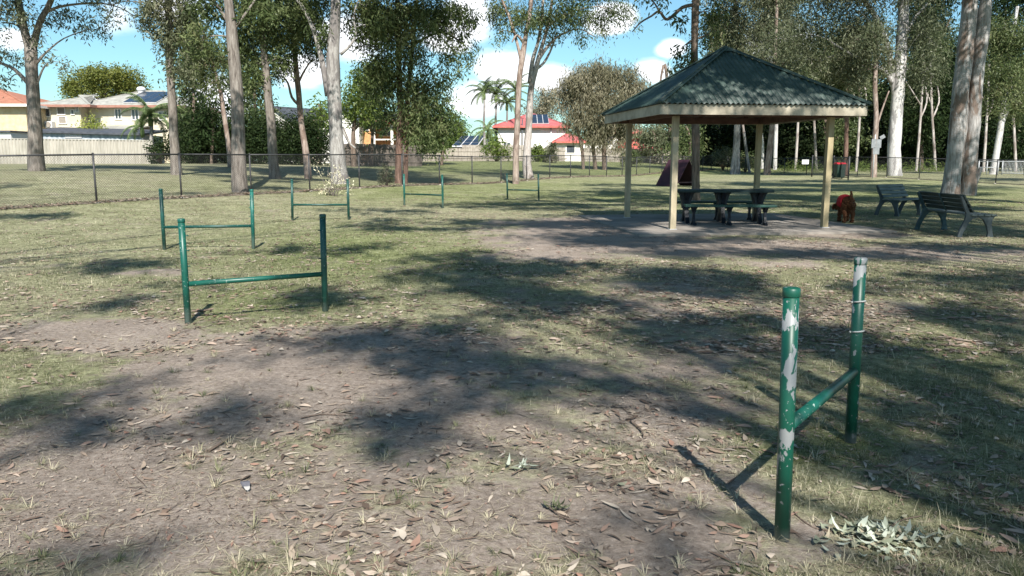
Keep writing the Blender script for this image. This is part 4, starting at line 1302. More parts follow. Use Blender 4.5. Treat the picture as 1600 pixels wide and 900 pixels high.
# gate enclosure by the bin
gp = [P(1268, 279, 58), P(1301, 281, 55.5), P(1325, 283, 53)]
gt = thing('park_gate', 'dark mesh gate with its own tall posts beside the red lidded bin', 'gate', (gp[1].x, gp[1].y, gz(gp[1].x, gp[1].y)))
go = Vector((gp[1].x, gp[1].y, gz(gp[1].x, gp[1].y)))
for p in gp:
    q = Vector((p.x, p.y, gz(p.x, p.y))) - go
    b = MB(); b.tube([q, q + Vector((0, 0, 1.55))], .05, 8); b.build('gate_post', M['black_pvc'], gt)
for a_, c_ in ((gp[0], gp[1]), (gp[1], gp[2])):
    p = Vector((a_.x, a_.y, gz(a_.x, a_.y))) - go; q = Vector((c_.x, c_.y, gz(c_.x, c_.y))) - go
    b = MB()
    b.beam(p + Vector((0, 0, 1.45)), q + Vector((0, 0, 1.45)), .04, .04); b.beam(p + Vector((0, 0, .15)), q + Vector((0, 0, .15)), .04, .04)
    for i in range(1, 40):
        u = i / 40
        x_ = p.lerp(q, u); b.beam(x_ + Vector((0, 0, .16)), x_ + Vector((0, 0, 1.44)), .008, .008)
    for i in range(1, 16):
        b.beam(p + Vector((0, 0, .16 + i * .08)), q + Vector((0, 0, .16 + i * .08)), .008, .008)
    b.build('gate_panel', M['black_pvc'], gt)

M['board_metal'] = mat_noise('sign_board_back', (.17, .18, .185), (.26, .27, .28), 5, rough=.5, bump=0)
M['white_board'] = mat_noise('notice_white', (.7, .7, .7), (.78, .78, .78), 5, rough=.5, bump=0)
p = P(1258, 253, 59.2)
nb = MB(); nb.box((p.x, p.y - .06, p.z), (.5, .01, .32)); tag(nb.build('notice_board', M['white_board']), 'small blank white notice fixed on the far mesh fence', 'notice')
p = P(1363, 280, 54.5); g_ = gz(p.x, p.y)
sg = thing('sign_post', 'thin steel post with grey sign boards seen from behind, one tilted', 'sign', (p.x, p.y, g_))
b = MB(); b.tube([(0, 0, 0), (0, 0, 2.95)], .035, 8); b.build('pole', M['galv'], sg)
for (cx, cz, w, h, rot) in ((-.10, 2.35, .30, .60, 0), (.24, 2.35, .34, .56, 0), (.46, 2.78, .34, .24, -.55), (.1, 1.85, .42, .45, 0)):
    b = MB(); b.box((cx, -.05, cz), (w, .012, h), Matrix.Rotation(rot, 3, 'Y')); b.build('sign_board', M['board_metal'], sg)

# wheelie bin
M['bin_green'] = mat_noise('bin_body', (.012, .03, .022), (.02, .045, .033), 8, rough=.5, bump=0)
M['bin_red'] = mat_noise('bin_lid', (.45, .02, .03), (.6, .03, .05), 8, rough=.4, bump=0)
p = P(1311, 280, 54.5); g_ = gz(p.x, p.y)
bn = thing('wheelie_bin', 'dark wheelie bin with a bright red lid behind the gate', 'bin', (p.x, p.y, g_))
b = MB(); b.box((0, 0, .52), (.50, .56, .9), None, 1.16); b.build('bin_body', M['bin_green'], bn, .02)
b = MB(); b.poly_extrude([(-.34, .98), (-.36, 1.02), (-.2, 1.09), (.25, 1.1), (.36, 1.04), (.36, .98)], -.3, .3, lambda a, z, y: (y, a, z)); b.build('lid', M['bin_red'], bn, .01)
b = MB(); b.tube([(-.26, .42, 1.0), (.26, .42, 1.0)], .02, 8); b.build('handle', M['bin_green'], bn)
for s in (-1, 1):
    b = MB(); b.tube([(s * .27, .27, .11), (s * .32, .27, .11)], .11, 14); b.build('wheel', M['black_pvc'], bn)

# silver railing at the right edge
pa, pb = P(1528, 275, 61), P(1640, 277, 58)
ra = thing('metal_railing', 'silver pipe railing with upright bars at the right edge', 'railing', (pa.x, pa.y, gz(pa.x, pa.y)))
q0 = Vector((0, 0, 0)); q1 = Vector((pb.x - pa.x, pb.y - pa.y, 0)); L_ = q1.length
b = MB(); b.tube([q0 + Vector((0, 0, 1.0)), q1 + Vector((0, 0, 1.0))], .04, 8); b.tube([q0.lerp(q1, .3) + Vector((0, 0, .12)), q1 + Vector((0, 0, .12))], .03, 8)
b.tube([q0 + Vector((0, 0, .55)), q0.lerp(q1, .28) + Vector((0, 0, .55))], .035, 8)
b.build('rail', M['galv'], ra)
for u in (0, .12, .28, .34, .65, 1):
    b = MB(); x_ = q0.lerp(q1, u); b.tube([x_, x_ + Vector((0, 0, 1.05))], .045, 8); b.build('post', M['galv'], ra)
b = MB()
for i in range(34):
    x_ = q0.lerp(q1, .36 + .64 * i / 34); b.beam(x_ + Vector((0, 0, .13)), x_ + Vector((0, 0, .98)), .02, .02)
b.build('bars', M['galv'], ra)

# ------------------------------------------------------------------ boundary fences
M['cream_steel'] = mat_noise('cream_steel', (.30, .28, .24), (.42, .39, .34), 2.5, rough=.55, bump=0, stretch=(1, 1, .3))
M['tin'] = mat_noise('old_tin', (.26, .3, .34), (.5, .53, .55), 2.2, rough=.5, bump=0, stretch=(1.5, 1, .4))
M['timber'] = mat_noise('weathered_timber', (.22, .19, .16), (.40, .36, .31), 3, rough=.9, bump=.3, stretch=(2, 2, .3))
M['timber_dark'] = mat_noise('dark_timber', (.09, .075, .065), (.19, .16, .14), 3, rough=.9, bump=.3, stretch=(2, 2, .3))  # darker copy of the timber; the paling fence's shade is put into it


def corrugated(name, label, A, B, z0f, h0, h1, mat, per=.24, amp=.07, cat='fence', base=None):
    A, B = Vector((A[0], A[1], 0)), Vector((B[0], B[1], 0))
    L = (B - A).length
    n = int(L / per) * 4
    t = (B - A).normalized(); nn = Vector((t.y, -t.x, 0))
    b = MB(); vs = []
    for i in range(n + 1):
        u = i / n
        p = A.lerp(B, u) + nn * amp * (1 if (i % 4) in (1, 2) else -1) * .5
        g = z0f(p.x, p.y) if base is None else base
        vs += [Vector((p.x, p.y, g)), Vector((p.x, p.y, g + h0 + (h1 - h0) * u))]
    bk = [v - nn * .012 for v in vs]
    m = len(vs)
    fs = [(2 * i, 2 * i + 2, 2 * i + 3, 2 * i + 1) for i in range(n)] + [(m + 2 * i, m + 2 * i + 1, m + 2 * i + 3, m + 2 * i + 2) for i in range(n)] + [(2 * i + 1, 2 * i + 3, m + 2 * i + 3, m + 2 * i + 1) for i in range(n)]
    b.add(vs + bk, fs)
    r = thing(name, label, cat, (0, 0, 0))
    b.build('sheets', M[mat], r)
    c = MB()
    for i in range(8):
        p, q = A.lerp(B, i / 8), A.lerp(B, (i + 1) / 8)
        gp_, gq_ = (z0f(p.x, p.y), z0f(q.x, q.y)) if base is None else (base, base)
        c.beam((p.x, p.y, gp_ + h0 + (h1 - h0) * i / 8 + .02), (q.x, q.y, gq_ + h0 + (h1 - h0) * (i + 1) / 8 + .02), .06, .05)
    c.build('capping', M['cream_steel' if mat == 'cream_steel' else 'timber_dark'], r)
    return r


a_, c_ = P(-160, 256, 57), P(240, 256, 57)
corrugated('corrugated_fence', 'cream corrugated steel fence along the gardens on the left', a_, c_, gz, 1.85, 1.62, 'cream_steel')


def paling(label, px0, px1, d0, d1, h, mat, w=.14, gap=.012, name='paling_fence'):
    a, c = P(px0, 256, d0), P(px1, 256, d1)
    A, B = Vector((a.x, a.y, 0)), Vector((c.x, c.y, 0))
    t = (B - A).normalized(); ang = math.atan2(t.y, t.x)
    r = thing(name, label, 'fence', (A.x, A.y, gz(A.x, A.y)), 0, 'timber paling fences behind the lawn')
    o = Vector((A.x, A.y, gz(A.x, A.y)))
    n = int((B - A).length / w)
    b = MB(); rot = Matrix.Rotation(ang, 3, 'Z')
    for i in range(n):
        p = A + t * (i + .5) * w
        hh = h + rnd.uniform(-.03, .03)
        b.box(Vector((p.x, p.y, gz(p.x, p.y) + hh / 2)) - o, (w - gap, .02, hh), rot)
    b.build('palings', M[mat], r)
    b = MB()
    for z in (.35, h - .3):
        b.beam(Vector((A.x, A.y, gz(A.x, A.y) + z)) - o + Vector((t.y, -t.x, 0)) * .04, Vector((B.x, B.y, gz(B.x, B.y) + z)) - o + Vector((t.y, -t.x, 0)) * .04, .04, .09)
    b.build('rails', M[mat], r)
    return r


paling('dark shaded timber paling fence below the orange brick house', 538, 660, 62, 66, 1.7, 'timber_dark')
paling('pale weathered timber paling fence left of the palms and red roof', 655, 800, 84, 86, 1.35, 'timber')
paling('higher timber paling fence behind the first, below the palms', 722, 820, 90, 90, 1.75, 'timber')
paling('timber paling fence with rails below the white walls', 815, 1075, 88, 92, 1.5, 'timber')

# ------------------------------------------------------------------ houses
M['cream_wall'] = mat_noise('cream_render', (.52, .46, .34), (.62, .56, .44), 1.2, rough=.85, bump=0)
M['white_wall'] = mat_noise('white_render', (.72, .69, .64), (.8, .77, .72), 1.0, rough=.8, bump=0)
M['brick_cream'] = mat_noise('cream_brick', (.50, .39, .23), (.60, .50, .33), 3, rough=.9, bump=.2)
M['brick_orange'] = mat_noise('orange_brick', (.42, .2, .1), (.6, .36, .16), 4, rough=.9, bump=.2)
M['grey_tile'] = mat_noise('grey_roof_tile', (.22, .215, .19), (.38, .37, .33), 2.5, rough=.9, bump=.3)
M['red_roof'] = mat_noise('red_metal_roof', (.36, .10, .10), (.46, .14, .135), 1.2, rough=.5, bump=0)
M['terracotta'] = mat_noise('terracotta_tile', (.27, .11, .07), (.40, .18, .115), 4, rough=.85, bump=.3)
M['dark_roof'] = mat_noise('dark_roof', (.05, .055, .065), (.09, .095, .11), 3, rough=.5, bump=0)
M['brown_roof'] = mat_noise('brown_roof', (.2, .14, .11), (.3, .22, .17), 3, rough=.8, bump=.2)
M['solar'] = mat_noise('solar_glass', (.012, .018, .03), (.03, .04, .06), 2, rough=.12, bump=0, spec=.6)
M['alu'] = mat_noise('aluminium', (.55, .55, .56), (.65, .65, .66), 5, rough=.35, bump=0)
M['glass'] = mat_noise('window_glass', (.03, .04, .05), (.09, .1, .12), 1.5, rough=.08, bump=0, spec=.7)
M['blind'] = mat_noise('window_blind', (.22, .19, .16), (.3, .27, .23), 3, rough=.7, bump=0)
M['brown_trim'] = mat_noise('brown_gutter', (.28, .14, .1), (.36, .19, .15), 4, rough=.5, bump=0)
M['red_trim'] = mat_noise('red_lattice', (.42, .1, .08), (.55, .16, .13), 4, rough=.6, bump=0)


def window(root, x0, x1, z0, z1, y, bars=1, glass='glass', frame='white_wall'):
    f = MB(); t_ = .07
    f.bx(x0, x1, y - .06, y + .02, z1 - t_, z1); f.bx(x0, x1, y - .08, y + .02, z0, z0 + t_)
    f.bx(x0, x0 + t_, y - .06, y + .02, z0 + t_, z1 - t_); f.bx(x1 - t_, x1, y - .06, y + .02, z0 + t_, z1 - t_)
    for i in range(bars):
        xm = x0 + (x1 - x0) * (i + 1) / (bars + 1)
        f.bx(xm - .03, xm + .03, y - .05, y + .01, z0 + t_, z1 - t_)
    w = f.build('window', M[frame], root)
    g = MB(); g.bx(x0 + t_, x1 - t_, y - .02, y + .01, z0 + t_, z1 - t_)
    g.build('pane', M[glass], w)
    return w


def hip(root, x0, x1, y0, y1, ze, zr, mat, ov=.5, inset=None, trim='brown_trim', ribs=False):
    """hip roof with gutter; inset = how far the ridge ends are in"""
    X0, X1, Y0, Y1 = x0 - ov, x1 + ov, y0 - ov, y1 + ov
    ins = inset if inset is not None else min((Y1 - Y0) / 2, (X1 - X0) / 2 - .2)
    ym = (Y0 + Y1) / 2
    b = MB()
    vs = [(X0, Y0, ze), (X1, Y0, ze), (X1, Y1, ze), (X0, Y1, ze), (X0 + ins, ym, zr), (X1 - ins, ym, zr)]
    b.add(vs, [(0, 1, 5, 4), (1, 2, 5), (2, 3, 4, 5), (3, 0, 4)])
    b.add([(v[0], v[1], v[2] - .02) for v in vs[:4]], [(3, 2, 1, 0)])
    rf = b.build('roof', M[mat], root)
    c = MB()
    R_ = [(vs[0], vs[4]), (vs[1], vs[5]), (vs[4], vs[5])]
    for p, q in R_: c.beam(p, q, .22, .1)
    c.build('ridge_capping', M[mat], rf)
    g = MB()
    g.bx(X0, X1, Y0 - .12, Y0, ze - .2, ze); g.bx(X0 - .12, X0, Y0 - .12, Y1 + .12, ze - .2, ze); g.bx(X1, X1 + .12, Y0 - .12, Y1 + .12, ze - .2, ze); g.bx(X0, X1, Y1, Y1 + .12, ze - .2, ze)
    g.build('gutter', M[trim], rf)
    return rf, (X0, X1, Y0, ym, ze, zr, ins)


def solar(root, info, u0, u1, v0, v1, nx, ny):
    """panels lying on the front slope; u along x in metres, v fraction up the slope"""
    X0, X1, Y0, ym, ze, zr, ins = info
    b = MB(); fr = MB()
    n = Vector((0, -(zr - ze), (ym - Y0))).normalized()
    for i in range(nx):
        for j in range(ny):
            a0, a1 = u0 + (u1 - u0) * i / nx + .03, u0 + (u1 - u0) * (i + 1) / nx - .03
            b0, b1 = v0 + (v1 - v0) * j / ny + .006, v0 + (v1 - v0) * (j + 1) / ny - .006
            f_ = lambda u, v, o: Vector((u, Y0 + (ym - Y0) * v, ze + (zr - ze) * v)) + n * o
            q = [f_(a0, b0, .12), f_(a1, b0, .12), f_(a1, b1, .12), f_(a0, b1, .12)]
            b.add(q + [v - n * .03 for v in q], [(0, 1, 2, 3), (7, 6, 5, 4), (0, 4, 5, 1), (1, 5, 6, 2), (2, 6, 7, 3), (3, 7, 4, 0)])
    f_ = lambda u, v, o: Vector((u, Y0 + (ym - Y0) * v, ze + (zr - ze) * v)) + n * o
    q = [f_(u0, v0, .085), f_(u1, v0, .085), f_(u1, v1, .085), f_(u0, v1, .085)]
    fr.add(q + [v - n * .05 for v in q], [(0, 1, 2, 3), (7, 6, 5, 4), (0, 4, 5, 1), (1, 5, 6, 2), (2, 6, 7, 3), (3, 7, 4, 0)])
    s = fr.build('solar_frame', M['alu'], root)
    b.build('solar_panel', M['solar'], s)


def pw(px, py, d):
    """world x and z of a photo pixel on the vertical plane y = d"""
    v = P(px, py, d)
    return v.x, v.z


# cream two storey house
H = thing('house', 'cream two storey house with grey tiled hip roof and solar panels on the left', 'house', (pw(160, 250, 68)[0], 68, 1.1))
def HX(px, d=68): return pw(px, 200, d)[0] - H.location.x
def HZ(py, d=68): return pw(160, py, d)[1] - 1.1
b = MB(); b.bx(HX(140), HX(275), 0, 9, 0, HZ(166)); b.build('wall', M['cream_wall'], H)
b = MB(); b.bx(HX(76), HX(139.6), -1.2, 8, 0, HZ(166)); b.build('wing_wall', M['cream_wall'], H)
rf, inf = hip(H, HX(136), HX(276), 0, 9, HZ(165), HZ(135), 'grey_tile', .6, inset=3.4)
solar(rf, inf, HX(195), HX(247), .12, .85, 4, 2)
c = MB(); c.tube([(HX(193), 3.8, HZ(143)), (HX(193), 3.8, HZ(134))], .28, 10); c.ell((HX(193), 3.8, HZ(133.5)), (.4, .4, .25)); c.build('roof_vent', M['alu'], rf)
rf2, inf2 = hip(H, HX(77), HX(150), -1.2, 7, HZ(165.5), HZ(145), 'grey_tile', .5, inset=3.2)
c = MB(); c.beam((HX(131), 2, HZ(155)), (HX(131), 2, HZ(147)), .05, .05); c.build('aerial', M['alu'], rf2)
window(H, HX(80), HX(94), HZ(184), HZ(169), -1.2, 1)
window(H, HX(104), HX(117), HZ(181), HZ(168.5), -1.2, 0, 'blind')
window(H, HX(105), HX(118), HZ(195), HZ(182.5), -1.2, 0, 'blind')
window(H, HX(132), HX(138), HZ(177), HZ(167), -1.2, 1)
window(H, HX(181), HX(192), HZ(187), HZ(169.5), 0, 1)
window(H, HX(207), HX(219), HZ(188), HZ(170), 0, 1)
window(H, HX(249), HX(262), HZ(188), HZ(174), 0, 1)
window(H, HX(125), HX(131), HZ(181), HZ(172), -1.2, 0)
b = MB(); b.bx(HX(89), HX(100), -1.75, -1.25, HZ(201), HZ(191)); ac = b.build('air_conditioner', M['alu'], H, .03)
b = MB(); b.tube([(HX(94.5), -1.76, HZ(196)), (HX(94.5), -1.80, HZ(196))], .22, 16); b.build('fan_grille', M['blind'], ac)
b = MB(); b.add([(HX(160), -4.5, HZ(207)), (HX(238), -4.5, HZ(207)), (HX(236), -.1, HZ(196)), (HX(172), -.1, HZ(196)), (HX(160), -4.5, HZ(208.5)), (HX(238), -4.5, HZ(208.5)), (HX(236), -.1, HZ(197.5)), (HX(172), -.1, HZ(197.5))],
               [(0, 1, 2, 3), (7, 6, 5, 4), (0, 4, 5, 1), (0, 3, 7, 4), (1, 5, 6, 2)]); b.build('lower_roof', M['grey_tile'], H)
b = MB(); b.bx(HX(165), HX(232), -4, -.15, 0, HZ(208.6)); b.build('lower_wall', M['cream_wall'], H)

# brick house at the left edge
B1 = thing('house', 'cream brick house with terracotta tiled roof at the left edge', 'house', (pw(0, 250, 64)[0], 64, 1.1))
def BX(px): return pw(px, 200, 64)[0] - B1.location.x
def BZ(py): return pw(0, py, 64)[1] - 1.1
b = MB(); b.bx(BX(-220), BX(43), 0, 10, 0, BZ(164)); b.build('wall', M['brick_cream'], B1)
hip(B1, BX(-220), BX(40), 0, 10, BZ(163), BZ(130), 'terracotta', .5, trim='white_wall')
b = MB(); b.bx(BX(12), BX(60), -3.6, -.2, 0, BZ(209)); b.build('annex_wall', M['white_wall'], B1)
b = MB(); b.bx(BX(10), BX(62), -3.8, -.1, BZ(208.8), BZ(206.5)); b.build('annex_roof', M['dark_roof'], B1)

# tin shed
a_, c_ = P(60, 250, 60), P(233, 250, 60)
S = thing('shed', 'long low shed of weathered corrugated tin behind the cream fence', 'shed', (a_.x, a_.y, 1.1))
def SX(px): return pw(px, 200, 60)[0] - a_.x
def SZ(py): return pw(100, py, 60)[1] - 1.1
w = SX(222)
b = MB(); vs = []
n = int(w / .09)
for i in range(n + 1):
    y_ = .02 * math.sin(i * math.pi / 2)
    vs += [(w * i / n, y_, 0), (w * i / n, y_, SZ(206) + (SZ(210) - SZ(206)) * i / n)]
b.add(vs, [(2 * i, 2 * i + 2, 2 * i + 3, 2 * i + 1) for i in range(n)])
b.bx(0, w, .04, 3.5, 0, SZ(211)); b.build('wall', M['tin'], S)
b = MB(); z1, z2 = SZ(204), SZ(209)
b.add([(-.3, -.3, z1), (w + .3, -.3, z2), (w + .3, 3.8, z2 + .4), (-.3, 3.8, z1 + .4), (-.3, -.3, z1 - .14), (w + .3, -.3, z2 - .14), (w + .3, 3.8, z2 + .26), (-.3, 3.8, z1 + .26)],
      [(0, 1, 2, 3), (7, 6, 5, 4), (0, 4, 5, 1), (1, 5, 6, 2), (2, 6, 7, 3), (3, 7, 4, 0)]); b.build('roof', M['dark_roof'], S)
lv = MB()
for i in range(5): lv.box(((SX(101) + SX(127)) / 2, -.06, SZ(218) + i * .13), (SX(127) - SX(101), .05, .07), Matrix.Rotation(.5, 3, 'X'))
lv.build('louvre', M['alu'], S)

# white weatherboard houses
M['weatherboard'] = mat_noise('weatherboard', (.7, .68, .63), (.78, .76, .71), 2, rough=.8, bump=0)
def boards(x0, x1, y, z0, z1, root, mat='weatherboard', depth=6.0, gable=None):
    b = MB(); b.bx(x0, x1, y, y + depth, z0, z1)
    z = z0
    while z < z1 - .15:
        b.box(((x0 + x1) / 2, y - .02, z + .1), (x1 - x0, .03, .19), Matrix.Rotation(-.1, 3, 'X')); z += .2
    if gable:
        xm, zp = gable
        b.add([(x0, y, z1), (x1, y, z1), (xm, y, zp), (x0, y + depth, z1), (x1, y + depth, z1), (xm, y + depth, zp)], [(0, 1, 2), (5, 4, 3), (0, 2, 5, 3), (1, 4, 5, 2)])
    return b.build('wall', M[mat], root)
W1 = thing('house', 'white weatherboard house with dark solar roof seen left of the slim pinkish gum', 'house', (pw(450, 250, 72)[0], 72, 1.0))
def WX(px): return pw(px, 200, 72)[0] - W1.location.x
def WZ(py): return pw(450, py, 72)[1] - 1.0
boards(WX(415), WX(458), 0, 0, WZ(186), W1, gable=(WX(432), WZ(168)))
b = MB(); b.bx(WX(458), WX(520), 1.5, 7, 0, WZ(190)); b.build('rear_wall', M['cream_wall'], W1)
for nm, mt, pts in (('roof', 'dark_roof', [(430, 166, -.4), (462, 190, -.4), (500, 190, 5), (490, 166, 5)]), ('roof', 'dark_roof', [(430, 166, -.4), (405, 190, -.4), (405, 190, 6), (430, 166, 6)]),
                    ('lower_roof', 'brown_roof', [(452, 191, .8), (525, 191, .8), (520, 178, 4.5), (458, 178, 4.5)])):
    v = [Vector((WX(a), y_, WZ(z_))) for a, z_, y_ in pts]
    b = MB(); b.add(v + [q - Vector((0, 0, .14)) for q in v], [(0, 1, 2, 3), (7, 6, 5, 4), (0, 4, 5, 1), (1, 5, 6, 2), (2, 6, 7, 3), (3, 7, 4, 0)]); b.build(nm, M[mt], W1)
window(W1, WX(443), WX(453), WZ(204), WZ(190), -.04, 0, 'blind')
W2 = thing('house', 'white weatherboard house end wall between the mottled gum and the orange brick house', 'house', (pw(545, 250, 72)[0], 72, 1.0))
def VX(px): return pw(px, 200, 72)[0] - W2.location.x
boards(VX(500), VX(561), 0, 0, WZ(190), W2, gable=(VX(530), WZ(166)))
for pts in ([(530, 164, -.4), (566, 192, -.4), (566, 192, 6), (530, 164, 6)], [(530, 164, -.4), (495, 192, -.4), (495, 192, 6), (530, 164, 6)]):
    v = [Vector((VX(a), y_, WZ(z_))) for a, z_, y_ in pts]
    b = MB(); b.add(v + [q - Vector((0, 0, .14)) for q in v], [(0, 1, 2, 3), (7, 6, 5, 4), (0, 4, 5, 1), (1, 5, 6, 2), (2, 6, 7, 3), (3, 7, 4, 0)]); b.build('roof', M['dark_roof'], W2)
O1 = thing('house', 'orange brick house with balcony and red awning behind the red double trunk', 'house', (pw(580, 250, 74)[0], 74, 1.0))
def OX(px): return pw(px, 200, 74)[0] - O1.location.x
def OZ(py): return pw(580, py, 74)[1] - 1.0
b = MB(); b.bx(OX(563), OX(582), 0, 6, 0, OZ(188)); b.bx(OX(582), OX(640), 2.5, 6, 0, OZ(188)); b.build('wall', M['brick_orange'], O1)
b = MB(); b.bx(OX(582.2), OX(640), 0, 2.4, 0, OZ(232)); b.build('balcony_floor', M['cream_wall'], O1)
for px in (583.5, 612, 638):
    b = MB(); b.bx(OX(px) - .12, OX(px) + .12, .05, .3, OZ(231.9), OZ(190)); b.build('balcony_post', M['white_wall'], O1)
b = MB(); b.bx(OX(582), OX(640), -.3, 2.4, OZ(191.8), OZ(189.5)); b.build('awning', M['red_roof'], O1)
b = MB(); b.bx(OX(584), OX(640), .1, .2, OZ(219), OZ(217)); b.build('balustrade', M['white_wall'], O1)
hip(O1, OX(560), OX(640), 0, 7, OZ(187.5), OZ(172), 'dark_roof', .5, inset=2.8)
window(O1, OX(567), OX(577), OZ(205), OZ(194), 0, 0)
window(O1, OX(590), OX(606), OZ(212), OZ(195), 2.5, 1)

# red roofed house
RD = thing('house', 'white two storey house with bright red roof and solar panels, centre', 'house', (pw(830, 250, 92)[0], 92, .6))
def RX(px, d=92): return pw(px, 200, d)[0] - RD.location.x
def RZ(py, d=92): return pw(830, py, d)[1] - .6
b = MB(); b.bx(RX(778), RX(884), 0, 9, 0, RZ(198)); b.build('wall', M['white_wall'], RD)
rf, inf = hip(RD, RX(778), RX(884), 0, 9, RZ(197), RZ(174), 'red_roof', .5, inset=4.2, trim='red_trim')
solar(rf, inf, RX(822), RX(858), .15, .85, 4, 2)
b = MB(); b.bx(RX(868), RX(905), -3, -.05, 0, RZ(222)); b.build('porch_wall', M['white_wall'], RD)
hip(RD, RX(868), RX(905), -3, 0, RZ(221.5), RZ(210), 'red_roof', .4, trim='red_trim')
window(RD, RX(812), RX(830), RZ(204), RZ(198.8), 0, 1)
window(RD, RX(879), RX(883.5), RZ(205), RZ(198.5), 0, 0)
window(RD, RX(786), RX(798), RZ(232), RZ(222), 0, 1)
window(RD, RX(882), RX(896), RZ(240), RZ(227), -3, 0)
b = MB(); b.tube([(RX(861), -.12, 0), (RX(861), -.12, RZ(198))], .06, 8); b.build('downpipe', M['alu'], RD)
b = MB(); b.tube([(RX(816), -.3, 0), (RX(816), -.3, RZ(186))], .06, 6); b.build('vent_pipe', M['dark_roof'], RD)
V1 = thing('house', 'white and red house with lattice veranda seen left of the rear shelter post', 'house', (pw(970, 250, 94)[0], 94, .6))
def QX(px): return pw(px, 200, 94)[0] - V1.location.x
def QZ(py): return pw(970, py, 94)[1] - .6
b = MB(); b.bx(QX(885), QX(966), 0, 5, 0, QZ(226)); b.bx(QX(958), QX(965), -.3, 5.05, 0, QZ(207)); b.build('wall', M['white_wall'], V1)
b = MB(); b.bx(QX(965.1), QX(1000), .1, 6, 0, QZ(216)); b.bx(QX(1000.1), QX(1030), .6, 6, 0, QZ(232)); b.build('lattice', M['red_trim'], V1)
b = MB(); b.bx(QX(966), QX(978), .05, .09, QZ(216), QZ(209)); b.build('window', M['glass'], V1)
hip(V1, QX(950), QX(1002), -.4, 7, QZ(206.5), QZ(196), 'red_roof', .3, trim='red_trim')
hip(V1, QX(990), QX(1028), -.6, 6, QZ(233), QZ(224), 'red_roof', .3, trim='red_trim')
b = MB()
for i in range(6): b.bx(QX(966 + i * 2.4), QX(966.9 + i * 2.4), -.15, -.05, QZ(237), QZ(224))
b.bx(QX(962), QX(982), -.16, -.04, QZ(223.9), QZ(222)); b.bx(QX(962), QX(982), -.16, -.04, QZ(239), QZ(237.1)); b.build('veranda_rail', M['red_trim'], V1)
# garden shed with panels
p = P(727, 225, 92)
K = thing('garden_shed', 'small shed roof covered with solar panels above the pale timber fence', 'shed', (p.x, 92, .6))
kz = lambda py: pw(727, py, 92)[1] - .6
b = MB(); b.bx(-1.5, 1.9, 0, 4, 0, kz(227)); b.build('wall', M['timber_dark'], K)
b = MB(); v = [Vector((-1.5, -.2, kz(228))), Vector((1.4, -.2, kz(228))), Vector((2.1, 3.6, kz(211))), Vector((-.6, 3.6, kz(211)))]
b.add(v + [q - Vector((0, 0, .12)) for q in v], [(0, 1, 2, 3), (7, 6, 5, 4), (0, 4, 5, 1), (1, 5, 6, 2), (2, 6, 7, 3), (3, 7, 4, 0)]); b.build('roof', M['alu'], K)
b = MB()
for i in range(3):
    for j in range(3):
        f_ = lambda u, w_: v[0].lerp(v[1], u).lerp(v[3].lerp(v[2], u), w_) + Vector((0, -.03, .04))
        b.add([f_(i / 3 + .02, j / 3 + .02), f_((i + 1) / 3 - .02, j / 3 + .02), f_((i + 1) / 3 - .02, (j + 1) / 3 - .02), f_(i / 3 + .02, (j + 1) / 3 - .02)], [(0, 1, 2, 3)])
b.build('solar_panel', M['solar'], K)

# ------------------------------------------------------------------ agility jumps
GREENP = (.003, .062, .040)
M['paint_flaking'] = mat_paint('green_paint_flaking', GREENP, (.215, .225, .23), .548, .010, fade=.07, scale=6.5)
M['paint_clean'] = mat_paint('green_paint', (.004, .072, .052), (.25, .32, .29), .68, .02, fade=.16, scale=10)
M['paint_faded'] = mat_paint('green_paint_faded', (.008, .095, .075), (.26, .33, .30), .68, .03, fade=.25, scale=8)
M['paint_dark'] = mat_paint('green_paint_dark', (.006, .055, .045), (.2, .26, .24), .74, .02, fade=.1, scale=9)
M['ring'] = mat_noise('ring_grey', (.38, .38, .36), (.5, .5, .48), 20, rough=.6, bump=0)
JG = 'green steel tube jumps on the grass'


